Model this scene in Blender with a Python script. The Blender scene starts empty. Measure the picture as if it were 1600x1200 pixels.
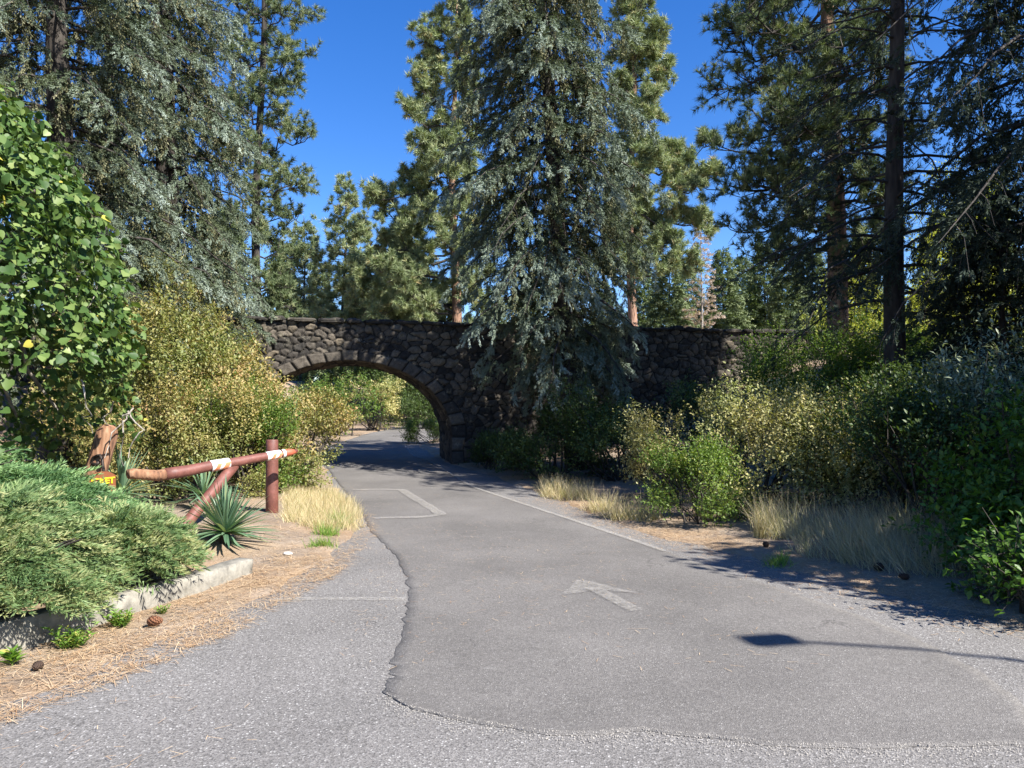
import bpy, math, random
import numpy as np
from mathutils import Vector, Matrix
R = math.radians
sc = bpy.context.scene
# ------------------------------------------------------------------ camera, sky, sun, exposure
CAM_H = 1.6
cam_d = bpy.data.cameras.new('camera'); cam = bpy.data.objects.new('camera', cam_d)
sc.collection.objects.link(cam); sc.camera = cam
cam.location = (0, 0, CAM_H); cam.rotation_euler = (R(90), 0, 0)
cam_d.sensor_width = 36; cam_d.lens = 36*1202/1600; cam_d.shift_y = 0.025
cam_d.clip_start = 0.05; cam_d.clip_end = 3000
SUN_EL = R(43); SUN_DIR = Vector((0.79*math.cos(SUN_EL), -0.613*math.cos(SUN_EL), math.sin(SUN_EL)))  # towards the sun
w = bpy.data.worlds.new('World'); sc.world = w; w.use_nodes = True
nt = w.node_tree; bg = nt.nodes['Background']
sky = nt.nodes.new('ShaderNodeTexSky'); sky.sky_type = 'NISHITA'; sky.sun_disc = False
sky.sun_elevation = SUN_EL; sky.sun_rotation = math.atan2(0.79, -0.613)
sky.altitude = 600; sky.air_density = 1.0; sky.dust_density = 0.3; sky.ozone_density = 2.5
hs = nt.nodes.new('ShaderNodeHueSaturation'); hs.inputs['Saturation'].default_value = 1.36; hs.inputs['Hue'].default_value = 0.514
nt.links.new(sky.outputs[0], hs.inputs['Color']); nt.links.new(hs.outputs[0], bg.inputs[0])
bg.inputs[1].default_value = 0.09
sl = bpy.data.lights.new('sun', 'SUN'); so = bpy.data.objects.new('sun', sl); sc.collection.objects.link(so)
sl.energy = 4.9; sl.angle = R(0.5); sl.color = (1.0, 0.955, 0.88)
so.rotation_euler = SUN_DIR.to_track_quat('Z', 'Y').to_euler(); so.location = (20, -20, 30)
sc.view_settings.view_transform = 'Standard'; sc.view_settings.look = 'None'
sc.view_settings.exposure = 1.38; sc.view_settings.gamma = 1.0
cy = sc.cycles
cy.max_bounces = 5; cy.diffuse_bounces = 3; cy.glossy_bounces = 2; cy.transmission_bounces = 3; cy.transparent_max_bounces = 4
cy.caustics_reflective = False; cy.caustics_refractive = False
cy.use_denoising = True

# ------------------------------------------------------------------ helpers
def rng(s): return np.random.default_rng(s)
def nrm(a): return a/np.maximum(np.linalg.norm(a, axis=-1, keepdims=True), 1e-9)
def at(px, py, Y): return ((px-800)/1202*Y, Y, CAM_H+(640-py)/1202*Y)
def gr(px, py):
    Y = CAM_H*1202/(py-640); return ((px-800)/1202*Y, Y)
def link(o, parent=None):
    sc.collection.objects.link(o)
    if parent is not None: o.parent = parent
    return o
def tag(o, label=None, cat=None, group=None, kind=None):
    if label: o['label'] = label
    if cat: o['category'] = cat
    if group: o['group'] = group
    if kind: o['kind'] = kind
    return o
def thing(name, label, cat, loc=(0, 0, 0), group=None):
    o = bpy.data.objects.new(name, None); o.empty_display_size = 0.2; link(o); o.location = loc
    return tag(o, label, cat, group)
def mesh_obj(name, V, F, mat, parent=None, rnd=None, smooth=False, extra=None):
    """V (n,3); F either (m,3)/(m,4) array or list of arrays"""
    V = np.ascontiguousarray(V, dtype=np.float32)
    Fs = F if isinstance(F, list) else [F]
    Fs = [np.asarray(f, dtype=np.int32) for f in Fs if len(f)]
    me = bpy.data.meshes.new(name)
    me.vertices.add(len(V)); me.vertices.foreach_set('co', V.ravel())
    nl = sum(f.size for f in Fs); npoly = sum(len(f) for f in Fs)
    me.loops.add(nl); me.polygons.add(npoly)
    me.loops.foreach_set('vertex_index', np.concatenate([f.ravel() for f in Fs]))
    st = []; s = 0
    for f in Fs:
        k = f.shape[1]; st.append(s+np.arange(len(f))*k); s += f.size
    me.polygons.foreach_set('loop_start', np.concatenate(st).astype(np.int32))
    if smooth: me.polygons.foreach_set('use_smooth', np.ones(npoly, dtype=bool))
    if rnd is not None:
        a = me.attributes.new('rnd', 'FLOAT', 'POINT'); a.data.foreach_set('value', np.asarray(rnd, dtype=np.float32))
    if extra:
        for k, v in extra.items():
            a = me.attributes.new(k, 'FLOAT', 'POINT'); a.data.foreach_set('value', np.asarray(v, dtype=np.float32))
    me.update(calc_edges=True); me.validate(clean_customdata=False)
    me.materials.append(mat)
    o = bpy.data.objects.new(name, me); link(o, parent)
    return o
class MB:
    """collects shapes for one mesh"""
    def __init__(s): s.v = []; s.q = []; s.t = []; s.n = 0
    def add(s, V, Q=None, T=None):
        V = np.asarray(V, float); s.v.append(V)
        if Q is not None and len(Q): s.q.append(np.asarray(Q)+s.n)
        if T is not None and len(T): s.t.append(np.asarray(T)+s.n)
        s.n += len(V)
    def tube(s, P, rad, k=6, cap=True):
        P = np.asarray(P, float); n = len(P); rad = np.broadcast_to(np.asarray(rad, float), (n,))
        D = nrm(np.gradient(P, axis=0)); ref = np.array([0, 0, 1.]) if abs(D[0][2]) < .9 else np.array([1., 0, 0])
        A = nrm(np.cross(D, ref)); B = np.cross(D, A)
        th = np.arange(k)/k*2*np.pi
        V = (P[:, None]+rad[:, None, None]*(A[:, None]*np.cos(th)[None, :, None]+B[:, None]*np.sin(th)[None, :, None])).reshape(-1, 3)
        i = np.arange(n-1)[:, None]*k; j = np.arange(k)[None]; j2 = (j+1) % k
        Q = np.stack([i+j, i+j2, i+k+j2, i+k+j], -1).reshape(-1, 4)
        T = []
        if cap:
            V = np.vstack([V, P[0], P[-1]]); a, b = n*k, n*k+1
            jj = np.arange(k); T = np.vstack([np.stack([np.full(k, a), (jj+1) % k, jj], -1), np.stack([np.full(k, b), (n-1)*k+jj, (n-1)*k+(jj+1) % k], -1)])
        s.add(V, Q, T)
    def box(s, c, d, rot=None):
        c = np.array(c, float); d = np.array(d, float)/2
        V = np.array([[x, y, z] for x in (-1, 1) for y in (-1, 1) for z in (-1, 1)])*d
        if rot is not None: V = V@np.array(rot).T
        s.add(V+c, [[0, 1, 3, 2], [4, 6, 7, 5], [0, 4, 5, 1], [2, 3, 7, 6], [0, 2, 6, 4], [1, 5, 7, 3]])
    def build(s, name, mat, parent=None, smooth=False):
        F = []
        if s.q: F.append(np.vstack(s.q))
        if s.t: F.append(np.vstack(s.t))
        return mesh_obj(name, np.vstack(s.v), F, mat, parent, smooth=smooth)
def roughen(o, amp, scale, seed=0, levels=0):
    me = o.data; n = len(me.vertices); co = np.empty(n*3, np.float32); me.vertices.foreach_get('co', co); co = co.reshape(-1, 3)
    r = vnoise(co*scale+seed*7.3)*amp; r2 = vnoise(co*scale+31.7+seed)*amp; r3 = vnoise(co*scale+77.1+seed)*amp
    co += np.stack([r, r2, r3], -1); me.vertices.foreach_set('co', co.ravel().astype(np.float32)); me.update()
def hash3(i, j, k, s=0):
    h = (i*374761393+j*668265263+k*2147483647+s*1274126177) & 0xffffffff
    h = ((h ^ (h >> 13))*1274126177) & 0xffffffff; h = (h ^ (h >> 16)) & 0xffffffff
    return h/4294967295.0
def vnoise(P, s=0):
    P = np.asarray(P, float); I = np.floor(P).astype(np.int64); f = P-I; f = f*f*(3-2*f); o = 0
    for a in (0, 1):
        for b in (0, 1):
            for c in (0, 1):
                wgt = (f[..., 0] if a else 1-f[..., 0])*(f[..., 1] if b else 1-f[..., 1])*(f[..., 2] if c else 1-f[..., 2])
                o = o+wgt*hash3(I[..., 0]+a, I[..., 1]+b, I[..., 2]+c, s)
    return o*2-1
def n2(x, y, sc_=1., s=0): return vnoise(np.stack([x*sc_, y*sc_, np.zeros_like(x)], -1), s)
def frames(d, up):
    Y = nrm(d); X = nrm(np.cross(Y, up)); Z = np.cross(X, Y)
    return np.stack([X, Y, Z], -1)          # columns
def scatter(tV, tF, P, D, U, S, g=None, seed=0):
    """instances of a template merged: returns V,F,rnd ; template axis = +Y, normal = +Z"""
    n, k = len(P), len(tV); S = np.asarray(S, float)
    if S.ndim == 1: S = S[:, None]*np.ones((1, 3))
    M = frames(D, U)
    V = np.einsum('nij,nkj->nki', M, tV[None]*S[:, None, :])+P[:, None]
    F = (tF[None]+(np.arange(n)*k)[:, None, None]).reshape(-1, tF.shape[1])
    r = np.random.default_rng(seed).random(n) if g is None else g
    return V.reshape(-1, 3), F, np.repeat(r, k)
def runit(g, n):
    return nrm(g.normal(size=(n, 3)))

# ------------------------------------------------------------------ materials
def new_mat(name):
    m = bpy.data.materials.new(name); m.use_nodes = True; nt = m.node_tree
    return m, nt, nt.nodes['Principled BSDF']
def ramp(nt, fac, stops):
    r = nt.nodes.new('ShaderNodeValToRGB'); e = r.color_ramp.elements
    while len(e) < len(stops): e.new(0.5)
    for i, (p, c) in enumerate(stops): e[i].position = p; e[i].color = (*c, 1)
    nt.links.new(fac, r.inputs[0]); return r.outputs[0]
def noise(nt, scale, detail=4, rough=.6, vec=None, dist=0):
    n = nt.nodes.new('ShaderNodeTexNoise'); n.inputs['Scale'].default_value = scale; n.inputs['Detail'].default_value = detail
    n.inputs['Roughness'].default_value = rough; n.inputs['Distortion'].default_value = dist
    if vec is not None: nt.links.new(vec, n.inputs['Vector'])
    return n.outputs[0]
def voro(nt, scale, vec=None, feat='F1', out='Distance'):
    n = nt.nodes.new('ShaderNodeTexVoronoi'); n.inputs['Scale'].default_value = scale; n.feature = feat
    if vec is not None: nt.links.new(vec, n.inputs['Vector'])
    return n.outputs[out]
def objco(nt, scale=(1, 1, 1)):
    t = nt.nodes.new('ShaderNodeTexCoord'); m = nt.nodes.new('ShaderNodeMapping'); m.inputs['Scale'].default_value = scale
    nt.links.new(t.outputs['Object'], m.inputs[0]); return m.outputs[0]
def mixc(nt, fac, a, b, mode='MIX'):
    m = nt.nodes.new('ShaderNodeMix'); m.data_type = 'RGBA'; m.blend_type = mode
    for s, v in ((m.inputs[0], fac), (m.inputs[6], a), (m.inputs[7], b)):
        if isinstance(v, (int, float)): s.default_value = v
        elif isinstance(v, tuple): s.default_value = (*v, 1)
        else: nt.links.new(v, s)
    return m.outputs[2]
def mth(nt, op, a, b=None, clamp=False):
    m = nt.nodes.new('ShaderNodeMath'); m.operation = op; m.use_clamp = clamp
    for s, v in zip(m.inputs, (a, b)):
        if v is None: continue
        if isinstance(v, (int, float)): s.default_value = v
        else: nt.links.new(v, s)
    return m.outputs[0]
def attr(nt, name):
    a = nt.nodes.new('ShaderNodeAttribute'); a.attribute_name = name; return a.outputs['Fac']
def bump(nt, b, h, strength=.5, dist=.02):
    n = nt.nodes.new('ShaderNodeBump'); n.inputs['Strength'].default_value = strength; n.inputs['Distance'].default_value = dist
    nt.links.new(h, n.inputs['Height']); nt.links.new(n.outputs[0], b.inputs['Normal'])
def leaf_mat(name, stops, trans=.3, rough=.5, clump=None, clump_scale=1.2, spec=.4):
    m, nt, b = new_mat(name)
    col = ramp(nt, attr(nt, 'rnd'), stops)
    if clump:
        f = ramp(nt, noise(nt, clump_scale, 3, .6, objco(nt)), [(.42, (0, 0, 0)), (.62, (1, 1, 1))])
        col = mixc(nt, mth(nt, 'MULTIPLY', f, .8), col, clump)
    nt.links.new(col, b.inputs['Base Color']); b.inputs['Roughness'].default_value = rough
    b.inputs['Specular IOR Level'].default_value = spec
    if trans:
        t = nt.nodes.new('ShaderNodeBsdfTranslucent'); mx = nt.nodes.new('ShaderNodeMixShader'); mx.inputs[0].default_value = trans
        br = nt.nodes.new('ShaderNodeMix'); br.data_type = 'RGBA'; br.blend_type = 'MULTIPLY'; br.inputs[0].default_value = 1
        nt.links.new(col, br.inputs[6]); br.inputs[7].default_value = (1.5, 1.6, .6, 1)
        nt.links.new(br.outputs[2], t.inputs[0]); nt.links.new(b.outputs[0], mx.inputs[1]); nt.links.new(t.outputs[0], mx.inputs[2])
        nt.links.new(mx.outputs[0], nt.nodes['Material Output'].inputs[0])
    return m
def bark_mat(name, c1, c2, c3=None, sc_=(8, 8, 1.6), st=.8):
    m, nt, b = new_mat(name); co = objco(nt, sc_)
    v = voro(nt, 1.6, co); n = noise(nt, 1.5, 6, .65, co)
    col = ramp(nt, mth(nt, 'ADD', mth(nt, 'MULTIPLY', v, .6), mth(nt, 'MULTIPLY', n, .6)), [(.3, c1), (.62, c2), (.85, c3 or c2)])
    nt.links.new(col, b.inputs['Base Color']); b.inputs['Roughness'].default_value = .9
    bump(nt, b, mth(nt, 'ADD', v, n), st, .03); return m
M = {}
M['bark_dark'] = bark_mat('bark_dark', (.015, .012, .01), (.038, .031, .025), (.07, .06, .05))  # dark bark, albedo lowered further to deepen shade on trunks and stems
M['bark_pine'] = bark_mat('bark_pine', (.07, .045, .03), (.25, .14, .09), (.36, .22, .15), (7, 7, 2))
M['bark_grey'] = bark_mat('bark_grey', (.12, .1, .08), (.28, .25, .21), (.42, .38, .33), (14, 14, 4))
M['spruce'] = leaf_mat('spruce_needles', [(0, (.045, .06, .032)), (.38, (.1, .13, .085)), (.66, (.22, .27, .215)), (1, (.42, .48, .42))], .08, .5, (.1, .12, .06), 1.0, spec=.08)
M['spruce_hang'] = leaf_mat('spruce_old_needles', [(0, (.07, .07, .035)), (.6, (.16, .16, .085)), (1, (.26, .25, .15))], .1, .6, spec=.08)
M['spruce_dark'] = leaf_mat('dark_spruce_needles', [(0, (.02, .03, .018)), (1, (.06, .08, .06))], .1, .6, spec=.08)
M['fir'] = leaf_mat('fir_needles', [(0, (.03, .05, .02)), (1, (.09, .12, .05))], .15, .55, spec=.08)
M['pine'] = leaf_mat('pine_needles', [(0, (.13, .17, .08)), (.6, (.27, .32, .16)), (.93, (.42, .44, .25)), (1, (.42, .33, .17))], .12, .45, (.16, .2, .1), .6, spec=.08)
M['doug'] = leaf_mat('slender_pine_needles', [(0, (.08, .115, .055)), (.7, (.16, .2, .1)), (1, (.28, .3, .16))], .12, .5, spec=.08)
M['heart'] = leaf_mat('heart_leaves', [(0, (.035, .075, .018)), (.5, (.07, .125, .03)), (.9, (.15, .21, .06)), (.97, (.22, .27, .1)), (1, (.4, .36, .06))], .18, .5, spec=.3)
M['shrub_tan'] = leaf_mat('shrub_leaves_tan', [(0, (.09, .11, .03)), (.3, (.2, .21, .065)), (.65, (.36, .29, .11)), (1, (.42, .22, .12))], .25, .5, (.15, .19, .055), .8)
M['shrub_green'] = leaf_mat('shrub_leaves_green', [(0, (.06, .11, .02)), (.6, (.12, .19, .035)), (.9, (.22, .26, .05)), (1, (.34, .27, .08))], .35, .5)
M['shrub_gold'] = leaf_mat('shrub_leaves_gold', [(0, (.18, .19, .055)), (.45, (.44, .4, .17)), (.85, (.52, .44, .21)), (1, (.44, .28, .16))], .25, .5, (.2, .24, .08), 1.0)
M['shrub_shade_dark'] = leaf_mat('shrub_leaves_shade_dark', [(0, (.03, .055, .012)), (.7, (.07, .11, .025)), (1, (.18, .2, .04))], .25, .5)  # darkened leaf colours, shade put into the albedo of shaded shrubs
M['maple'] = leaf_mat('maple_leaves', [(0, (.05, .11, .015)), (1, (.1, .19, .03))], .4, .45)
M['olive'] = leaf_mat('silvery_leaves', [(0, (.12, .15, .08)), (1, (.3, .34, .22))], .2, .45)
M['yellowgreen'] = leaf_mat('yellow_green_leaves', [(0, (.25, .28, .04)), (1, (.45, .45, .1))], .35, .5)
M['juniper'] = leaf_mat('juniper_sprays', [(0, (.065, .14, .05)), (.6, (.14, .26, .1)), (1, (.28, .4, .17))], .2, .55)
M['juniper_y'] = leaf_mat('yellowing_juniper_sprays', [(0, (.09, .16, .06)), (.55, (.2, .28, .11)), (1, (.38, .38, .18))], .2, .55)
M['yucca'] = leaf_mat('yucca_blades', [(0, (.09, .17, .1)), (.8, (.17, .27, .16)), (1, (.3, .33, .16))], .15, .4)
M['weed'] = leaf_mat('weed_leaves', [(0, (.1, .2, .03)), (.8, (.2, .33, .06)), (1, (.4, .35, .1))], .3, .5)
M['drygrass'] = leaf_mat('dry_grass', [(0, (.36, .29, .16)), (.15, (.2, .24, .08)), (.2, (.45, .36, .2)), (.7, (.56, .46, .29)), (1, (.7, .63, .42))], .3, .7)
M['greygrass'] = leaf_mat('pale_grass', [(0, (.3, .27, .18)), (.7, (.42, .38, .26)), (1, (.5, .46, .33))], .3, .7)
M['needles_litter'] = leaf_mat('fallen_needles', [(0, (.3, .17, .085)), (.6, (.5, .34, .19)), (1, (.66, .51, .33))], 0, .7)
M['white_bloom'] = leaf_mat('bleached_leaves', [(0, (.25, .18, .14)), (1, (.5, .4, .33))], .2, .6)

def asphalt(name, base, lo, hi, speck, spscale, warm=(1, 1, 1), patch=.25):
    m, nt, b = new_mat(name); co = objco(nt)
    v = nt.nodes.new('ShaderNodeTexVoronoi'); v.inputs['Scale'].default_value = spscale; nt.links.new(co, v.inputs['Vector'])
    sep = nt.nodes.new('ShaderNodeSeparateColor'); nt.links.new(v.outputs['Color'], sep.inputs[0])
    c = ramp(nt, sep.outputs[0], [(0, lo), (.45, base), (.8, base), (.97, hi), (1, speck)])
    n1 = noise(nt, spscale*.35, 3, .7, co)
    c = mixc(nt, .6, c, ramp(nt, n1, [(.35, (.62, .62, .63)), (.65, (1.25, 1.25, 1.24))]), 'MULTIPLY')
    big = ramp(nt, noise(nt, .55, 5, .6, co), [(.3, (1-patch, 1-patch, 1-patch)), (.7, (1+patch*.6, 1+patch*.6, 1+patch*.6))])
    c = mixc(nt, 1., c, big, 'MULTIPLY')
    # pale scuffs and worn streaks
    st = ramp(nt, noise(nt, 2.3, 8, .75, objco(nt, (.5, 1.4, 1)), 1.5), [(.6, (0, 0, 0)), (.75, (1, 1, 1))])
    c = mixc(nt, mth(nt, 'MULTIPLY', st, .22), c, (.42, .41, .39))
    wv = nt.nodes.new('ShaderNodeVectorMath'); wv.operation = 'ADD'; nz = nt.nodes.new('ShaderNodeTexNoise'); nz.inputs['Scale'].default_value = 3.; nz.inputs['Detail'].default_value = 5; nt.links.new(co, nz.inputs['Vector'])
    nt.links.new(co, wv.inputs[0]); nt.links.new(nz.outputs['Color'], wv.inputs[1])
    e_ = voro(nt, .45, wv.outputs[0], 'DISTANCE_TO_EDGE'); ckm = ramp(nt, e_, [(.0, (1, 1, 1)), (.006, (0, 0, 0))]); msk = ramp(nt, noise(nt, .7, 3, .5, co), [(.5, (0, 0, 0)), (.6, (1, 1, 1))])
    c = mixc(nt, mth(nt, 'MULTIPLY', mth(nt, 'MULTIPLY', ckm, msk), .6), c, (.05, .047, .045))
    oil = ramp(nt, noise(nt, 1.7, 3, .5, mixc(nt, 0., co, co)), [(.66, (0, 0, 0)), (.74, (1, 1, 1))]); c = mixc(nt, mth(nt, 'MULTIPLY', oil, .25), c, (.09, .085, .08))
    nt.links.new(c, b.inputs['Base Color']); b.inputs['Roughness'].default_value = .88; b.inputs['Specular IOR Level'].default_value = .25
    bump(nt, b, mth(nt, 'ADD', v.outputs['Distance'], n1), .5, .006)
    return m
M['asphalt_new'] = asphalt('smooth_asphalt', (.158, .148, .138), (.12, .113, .106), (.215, .205, .192), (.34, .33, .31), 170)
M['asphalt_old'] = asphalt('coarse_asphalt', (.19, .18, .17), (.098, .093, .088), (.275, .264, .252), (.45, .44, .42), 120, patch=.18)
def dirt_mat():
    m, nt, b = new_mat('dirt'); co = objco(nt)
    a = ramp(nt, noise(nt, 1.3, 6, .65, co), [(.3, (.2, .155, .115)), (.6, (.32, .265, .21)), (.8, (.42, .36, .3))])
    g = ramp(nt, noise(nt, 60, 4, .8, co), [(.3, (.55, .52, .5)), (.7, (1.35, 1.33, 1.3))])
    c = mixc(nt, 1., a, g, 'MULTIPLY')
    lit = ramp(nt, noise(nt, .9, 5, .6, co), [(.45, (0, 0, 0)), (.6, (1, 1, 1))])
    c = mixc(nt, mth(nt, 'MULTIPLY', lit, .55), c, ramp(nt, noise(nt, 45, 3, .8, objco(nt, (1, .35, 1)), 2), [(.35, (.26, .14, .06)), (.65, (.46, .34, .21))]))
    nt.links.new(c, b.inputs['Base Color']); b.inputs['Roughness'].default_value = .95; b.inputs['Specular IOR Level'].default_value = .15
    bump(nt, b, mth(nt, 'ADD', noise(nt, 40, 5, .75, co), mth(nt, 'MULTIPLY', noise(nt, 9, 4, .6, co), 2)), .7, .03)
    return m
M['dirt'] = dirt_mat()
def stone_mat(name, cols, mortar):
    m, nt, b = new_mat(name); co = objco(nt)
    c = ramp(nt, attr(nt, 'rnd'), [(i/(len(cols)-1), x) for i, x in enumerate(cols)])
    c = mixc(nt, 1., c, ramp(nt, noise(nt, 9, 6, .75, co), [(.3, (.55, .55, .55)), (.7, (1.4, 1.38, 1.33))]), 'MULTIPLY')
    li = ramp(nt, noise(nt, 3.5, 7, .75, co), [(.57, (0, 0, 0)), (.66, (1, 1, 1))])
    c = mixc(nt, mth(nt, 'MULTIPLY', li, .5), c, (.3, .28, .2))
    c = mixc(nt, attr(nt, 'mortar'), c, mortar)
    nt.links.new(c, b.inputs['Base Color']); b.inputs['Roughness'].default_value = .92; b.inputs['Specular IOR Level'].default_value = .2
    bump(nt, b, noise(nt, 22, 7, .75, co), .8, .03)
    return m
M['stone'] = stone_mat('basalt_rubble', [(.03, .028, .026), (.056, .05, .044), (.13, .112, .09), (.036, .034, .032), (.17, .142, .105)], (.012, .011, .01))
def simple(name, c, rough=.6, metal=0, var=.3, scale=12, bmp=.3):
    m, nt, b = new_mat(name); n = noise(nt, scale, 6, .7, objco(nt))
    lo = tuple(x*(1-var) for x in c); hi = tuple(min(1, x*(1+var)) for x in c)
    nt.links.new(ramp(nt, n, [(.3, lo), (.7, hi)]), b.inputs['Base Color']); b.inputs['Roughness'].default_value = rough; b.inputs['Metallic'].default_value = metal
    if bmp: bump(nt, b, n, bmp, .01)
    return m
M['red_paint'] = simple('brown_red_paint', (.16, .06, .046), .55, 0, .35, 11, .35)
M['orange_paint'] = simple('faded_orange_paint', (.42, .1, .05), .6, 0, .2, 14, .2)
M['white_tape'] = simple('white_tape', (.8, .78, .74), .5, 0, .1, 20, .1)
M['orange_tape'] = simple('orange_tape', (.6, .22, .1), .5, 0, .15, 20, .1)
M['wood_old'] = bark_mat('weathered_wood', (.1, .05, .03), (.24, .12, .065), (.33, .2, .12), (14, 14, 1.2), .4)
M['sign_brown'] = simple('sign_brown', (.22, .07, .025), .6, 0, .2, 10, .1)
M['sign_yellow'] = simple('sign_yellow', (.85, .6, .02), .5, 0, .08, 10, 0)
M['iron'] = simple('dark_iron', (.05, .04, .035), .6, .6, .3, 20, .3)
M['concrete'] = simple('kerb_concrete', (.23, .215, .18), .9, 0, .45, 9, .8)
M['rock'] = simple('pale_rock', (.55, .52, .47), .85, 0, .25, 14, .6)
M['grit'] = simple('asphalt_grit', (.3, .28, .25), .9, 0, .4, 60, 0)
M['rock_brown'] = simple('brown_rock', (.14, .1, .07), .9, 0, .3, 8, .8)
M['cone'] = simple('cone_brown', (.2, .085, .04), .8, 0, .3, 30, .3)
M['cone_dark'] = simple('old_cone_brown', (.06, .035, .022), .8, 0, .3, 30, .3)
M['marking'] = simple('worn_line_paint', (.4, .375, .33), .8, 0, .3, 16, .3)
M['grey_metal'] = simple('lamp_metal', (.3, .3, .3), .4, .7, .1, 10, 0)
def worn_paint():
    m, nt, b = new_mat('worn_paint'); co = objco(nt)
    nt.links.new(ramp(nt, noise(nt, 9, 5, .7, co), [(.3, (.3, .285, .26)), (.7, (.5, .47, .42))]), b.inputs['Base Color']); b.inputs['Roughness'].default_value = .85
    tr = nt.nodes.new('ShaderNodeBsdfTransparent'); mx = nt.nodes.new('ShaderNodeMixShader')
    f = ramp(nt, noise(nt, 28, 8, .85, co), [(.42, (.06, .06, .06)), (.6, (.62, .62, .62))])
    nt.links.new(f, mx.inputs[0]); nt.links.new(tr.outputs[0], mx.inputs[1]); nt.links.new(b.outputs[0], mx.inputs[2])
    nt.links.new(mx.outputs[0], nt.nodes['Material Output'].inputs[0]); return m
M['worn_paint'] = worn_paint()
M['arrow_paint'] = worn_paint(); [e_ for e_ in M['arrow_paint'].node_tree.nodes if e_.type == 'VALTORGB' and e_.color_ramp.elements[1].color[0] > .55][0].color_ramp.elements[1].color = (.42, .42, .42, 1)

# ------------------------------------------------------------------ terrain
def sstep(a, b, x):
    t = np.clip((x-a)/(b-a), 0, 1); return t*t*(3-2*t)
def RZ(y): y = np.asarray(y, float); return np.where(y > 15, .026*(y-15-2*np.tanh((y-15)/2)), 0)   # road rises beyond the bridge
LE = [(-30, -3.2), (2.5, -3.05), (4.09, -2.72), (4.58, -2.48), (5.34, -2.22), (6.5, -2.0), (7.7, -1.85), (9.9, -1.9), (12, -2.35), (14.8, -3.14), (20, -4.7), (23, -5.6), (27, -6.4), (35, -6.6), (45, -5.8), (56, -5), (70, -3.2), (120, 4)]
RE = [(-30, 30), (2.5, 9), (4.2, 5.6), (5.0, 4.2), (5.57, 3.7), (7, 2.95), (8.36, 2.4), (9.6, 1.75), (12, 1.05), (15, .3), (18, -.6), (20.5, -1.55), (24, -2.7), (28, -3.5), (30.5, -3.5), (34, -2.8), (38, -2.2), (45, -1.2), (60, .6), (70, 2), (120, 10)]
def L_(y): return np.interp(y, *zip(*LE))
def R_(y): return np.interp(y, *zip(*RE))
KERB = [(5.0-6, -4.6), (3.0, -3.8), (4.93, -3.28), (6.3, -2.82), (7.48, -2.5)]     # (y, x) kerb face
def K_(y): return np.interp(y, *zip(*KERB))
TH = R(13); WU = np.array([math.cos(TH), math.sin(TH)]); WN = np.array([math.sin(TH), -math.cos(TH)]); W0 = np.array([-4.3, 20.4]); BW = 2.4
def G(x, y):
    x = np.asarray(x, float); y = np.asarray(y, float)
    dl = L_(y)-x; dr = x-R_(y); d = np.maximum(dl, dr)
    z = RZ(y)-.035+.06*sstep(-.05, .3, d+.12*n2(x, y, 2.2, 3))+.02*n2(x, y, 1.5, 5)*sstep(0, .5, d)+.012*n2(x, y, 7, 6)*sstep(0, .4, d)
    z = z+.12*sstep(.3, 3, dr)+.0*dr
    # verges climb towards the embankments that carry the bridge ends
    z = z+2.9*sstep(2.5, 13, dr)*sstep(9, 20, y)*(1-sstep(60, 110, y))
    z = z+2.6*sstep(3.0, 9, dl)*sstep(12, 19, y)*(1-sstep(60, 110, y))
    # raised bed behind the kerb and the sandy mound past its end
    bed = sstep(.0, .12, K_(y)-.16-x)*(1-sstep(7.3, 7.75, y))
    z = z+bed*(.14+.25*sstep(.2, 2.5, K_(y)-x))
    z = z+(.13*sstep(.1, 1.6, dl)*sstep(7.2, 9, y)*(1-sstep(13, 16, y)))*(1-bed)
    far = np.hypot(x, y); z = z+far*0+6*sstep(120, 420, far)
    return z
def axis(segs):
    out = []
    for a, b, s in segs: out.append(np.arange(a, b, s))
    return np.concatenate(out+[np.array([segs[-1][1]])])
X = axis([(-900, -60, 60), (-60, -14, 2), (-14, -5, .3), (-5, 5, .07), (5, 14, .3), (14, 60, 2), (60, 901, 60)])
Yv = axis([(-900, -40, 60), (-40, 2, 2), (2, 12, .07), (12, 30, .25), (30, 70, 1), (70, 130, 5), (130, 901, 60)])
gx, gy = np.meshgrid(X, Yv); gz = G(gx, gy)
nx = len(X); ny = len(Yv); i = np.arange(ny-1)[:, None]*nx+np.arange(nx-1)[None]
F = np.stack([i, i+1, i+1+nx, i+nx], -1).reshape(-1, 4)
tag(mesh_obj('ground', np.stack([gx, gy, gz], -1).reshape(-1, 3), F, M['dirt'], smooth=True), 'dry dirt ground with scattered needles', None, None, 'structure')
def strip(name, ys, lf, rf, z, mat, label, nxs=30, edge=0.0, wob=0.0, seed=0):
    s = np.linspace(0, 1, nxs); ys = np.asarray(ys)
    lx = lf(ys)+wob*n2(ys, ys*0, 6, seed)+wob*.5*n2(ys, ys*0, 19, seed); rx = rf(ys)+wob*n2(ys, ys*0+9, 6, seed)
    x = lx[:, None]*(1-s)+rx[:, None]*s; y = np.repeat(ys[:, None], nxs, 1)
    zz = RZ(y)+z
    V = np.stack([x, y, zz], -1)
    if edge:                              # a worn thickness along the sides
        V[:, 0, 2] -= edge; V[:, -1, 2] -= edge
        V[:, 1, 0] = V[:, 0, 0]+.006; V[:, -2, 0] = V[:, -1, 0]-.006
    k = np.arange(len(ys)-1)[:, None]*nxs+np.arange(nxs-1)[None]
    F = np.stack([k, k+1, k+1+nxs, k+nxs], -1).reshape(-1, 4)
    return tag(mesh_obj(name, V.reshape(-1, 3), F, mat), label, None, None, 'structure')
ys_all = np.concatenate([np.arange(-30, 2, 2.), np.arange(2, 20, .1), np.arange(20, 60, .5), np.arange(60, 121, 4)])
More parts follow.
